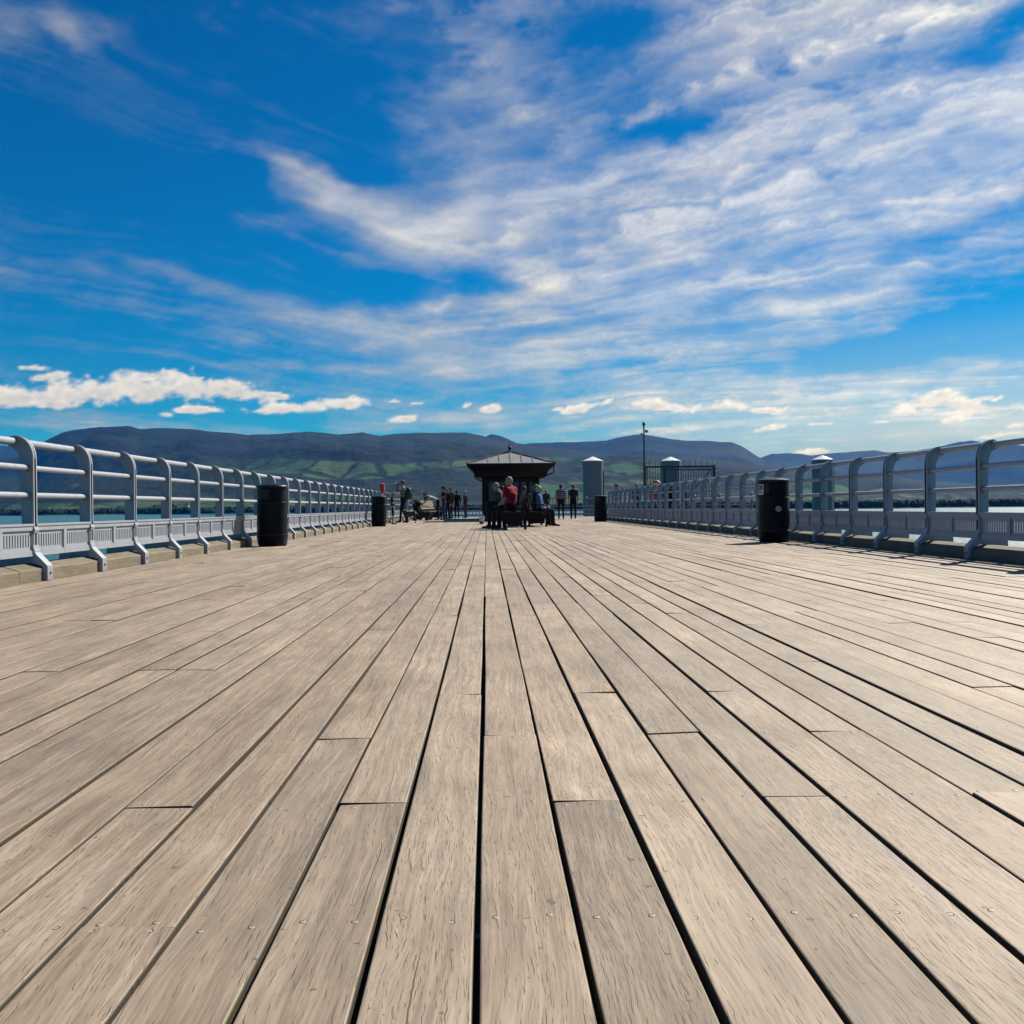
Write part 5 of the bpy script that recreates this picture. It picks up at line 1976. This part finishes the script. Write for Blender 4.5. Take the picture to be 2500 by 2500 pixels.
# ---------------------------------------------------------------- mast with lamp and camera
y = 50.1
c = on_deck(1575, y)
t = thing("lamp_mast", "tall thin dark mast with lamp and camera beside the spiked gate", "mast", (c.x - .02, y, 0))
zt = at(1574, 1040, y).z
mb = MB(); mb.tube([(0, 0, 0), (0, 0, 2.6), (0, 0, zt)], [.065, .05, .036], 10); mb.box(-.14, .14, -.14, .14, 0, .03); mb.build("pole", M['steel'], t, True, rad(40))
mb = MB(); mb.lathe([(.02, -.06), (.055, 0), (.085, .10), (.06, .16), (.015, .22)], 12, (-.005, 0, zt)); mb.build("lamp", M['steel'], t, True, rad(40))
zc = at(1577, 1053, y).z
mb = MB(); mb.tube([(0, 0, zc + .05), (.12, -.02, zc + .05)], .018, 6); mb.lathe([(.02, .06), (.07, .05), (.085, 0), (.06, -.06), (.02, -.08)], 12, (.13, -.02, zc)); mb.build("security_camera", M['steel'], t, True, rad(40))
mb = MB(); mb.tube([(0, 0, zc - .18), (-.11, -.02, zc - .14)], .016, 6); mb.box(-.17, -.09, -.07, .05, zc - .19, zc - .10); mb.build("floodlight", M['steel'], t)

# ---------------------------------------------------------------- white steel piles with conical caps
M['pile_grey'] = material("grey_painted_pile", (0.15, 0.165, 0.19), 0.5, vary=0.06, scale=1.2, dirt=(0.0, (0.2, 0.18, 0.15), 1.5))
M['cone_white'] = material("white_cone_cap", (0.80, 0.80, 0.80), 0.25, vary=0.03, scale=4)
for px, wpx, y, cone, lab in ((1447, 51, 63.0, 1126, "grey round pile with white conical cap, nearest to the shelter"), (1637, 49, 66.0, 1126, "grey round pile with white conical cap behind the spiked gate"),
                              (2008, 52, 62.0, 1123, "grey round pile with white conical cap behind the right bin")):
    c = at(px, cone, y)
    r = wpx / FPX * y / 2
    t = thing("mooring_pile", lab, "pile", (c.x, y, SEA - 0.6), 0, "mooring piles with white caps")
    H = c.z - (SEA - 0.6)
    mb = MB(); mb.lathe([(r * .97, 0), (r * .97, H - .48), (r * .985, H - .475), (r, H - .47), (r, H - .01)], 40); mb.build("shaft", M['pile_grey'], t, True, rad(30))
    mb = MB(); mb.lathe([(r * 1.02, H - .012), (r * 1.02, H + .02), (.03, H + .30), (.004, H + .31)], 40); mb.build("cap", M['cone_white'], t, True, rad(15))
    mb = MB(); mb.box(r * .98, r * 1.06, -.12, .12, .8, H - .6); mb.build("guide_rail", M['pile_grey'], t)

# ---------------------------------------------------------------- landing stage below the right fence
t = thing("landing_stage", "grey floating landing stage with handrails beyond the right fence", "landing stage", (14.6, 46.0, SEA + 0.7))
mb = MB(); mb.box(-2.0, 9.0, -1.6, 1.6, -0.9, 0.0); mb.build("pontoon", M['dark_timber'], t)
for s in (-1, 1):
    for i in range(8):
        mb = MB(); mb.tube([(-1.8 + 1.5 * i, s * 1.5, 0), (-1.8 + 1.5 * i, s * 1.5, 1.1)], .025, 6); mb.build("post", M['paint'], t, True)
    for z in (.55, 1.08):
        mb = MB(); mb.tube([(-1.9, s * 1.5, z), (8.8, s * 1.5, z)], .022, 6); mb.build("rail", M['paint'], t, True)
t = thing("gangway", "white-railed steel gangway sloping down behind the spiked gate", "gangway", (12.2, 50.6, 0))
for s in (-.6, .6):
    mb = MB()
    mb.bar((0, s, -.1), (9.0, s, -3.6), .08, .16)
    mb.build("beam", M['steel'], t)
    mb = MB()
    mb.tube([(0, s, 1.0), (9.0, s, -2.5)], .025, 6)
    mb.build("rail", M['paint'], t, True)
    for i in range(8):
        u = i / 7.0
        mb = MB(); mb.tube([(9 * u, s, -.05 - 3.5 * u), (9 * u, s, 1.0 - 3.5 * u)], .02, 6); mb.build("post", M['paint'], t, True)
mb = MB(); mb.add([(0, -.58, -.02), (9, -.58, -3.52), (9, .58, -3.52), (0, .58, -.02), (0, -.58, -.08), (9, -.58, -3.58), (9, .58, -3.58), (0, .58, -.08)], [(0, 1, 2, 3), (7, 6, 5, 4), (0, 4, 5, 1), (1, 5, 6, 2), (2, 6, 7, 3), (3, 7, 4, 0)])
mb.build("walkway", M['under'], t)

# ---------------------------------------------------------------- mooring buoy on the left water
c = at(179, 1269, 420)
t = thing("mooring_buoy", "tiny dark mooring buoy on the water seen through the left fence", "buoy", (c.x, 420, SEA))
mb = MB(); mb.ellipsoid((0, 0, .2), (.55, .55, .5)); mb.build("float", M['steel'], t, True)
mb = MB(); mb.tube([(0, 0, .6), (0, 0, 1.1)], .06, 6); mb.build("stem", M['steel'], t, True)


# ---------------------------------------------------------------- haze over the water and hills
def haze():
    mb = MB()
    mb.box(-15200, 15200, -1600, 15700, -7.2, 880)
    m = bpy.data.materials.new("haze_air")
    m.use_nodes = True
    k = NT(m.node_tree)
    v = k.n('ShaderNodeVolumePrincipled')
    v.inputs['Color'].default_value = HAZE_COL
    v.inputs['Density'].default_value = HAZE_D
    v.inputs['Anisotropy'].default_value = 0.0
    v.inputs['Absorption Color'].default_value = (1, 1, 1, 1)
    o = k.n('ShaderNodeOutputMaterial')
    k.t.links.new(v.outputs[0], o.inputs['Volume'])
    ob = mb.build("haze", m)
    tag(ob, "pale blue summer haze in front of the far hills", "haze", kind="stuff")


HAZE_COL = (0.04, 0.33, 1.0, 1)
HAZE_D = 3.9e-5
haze()
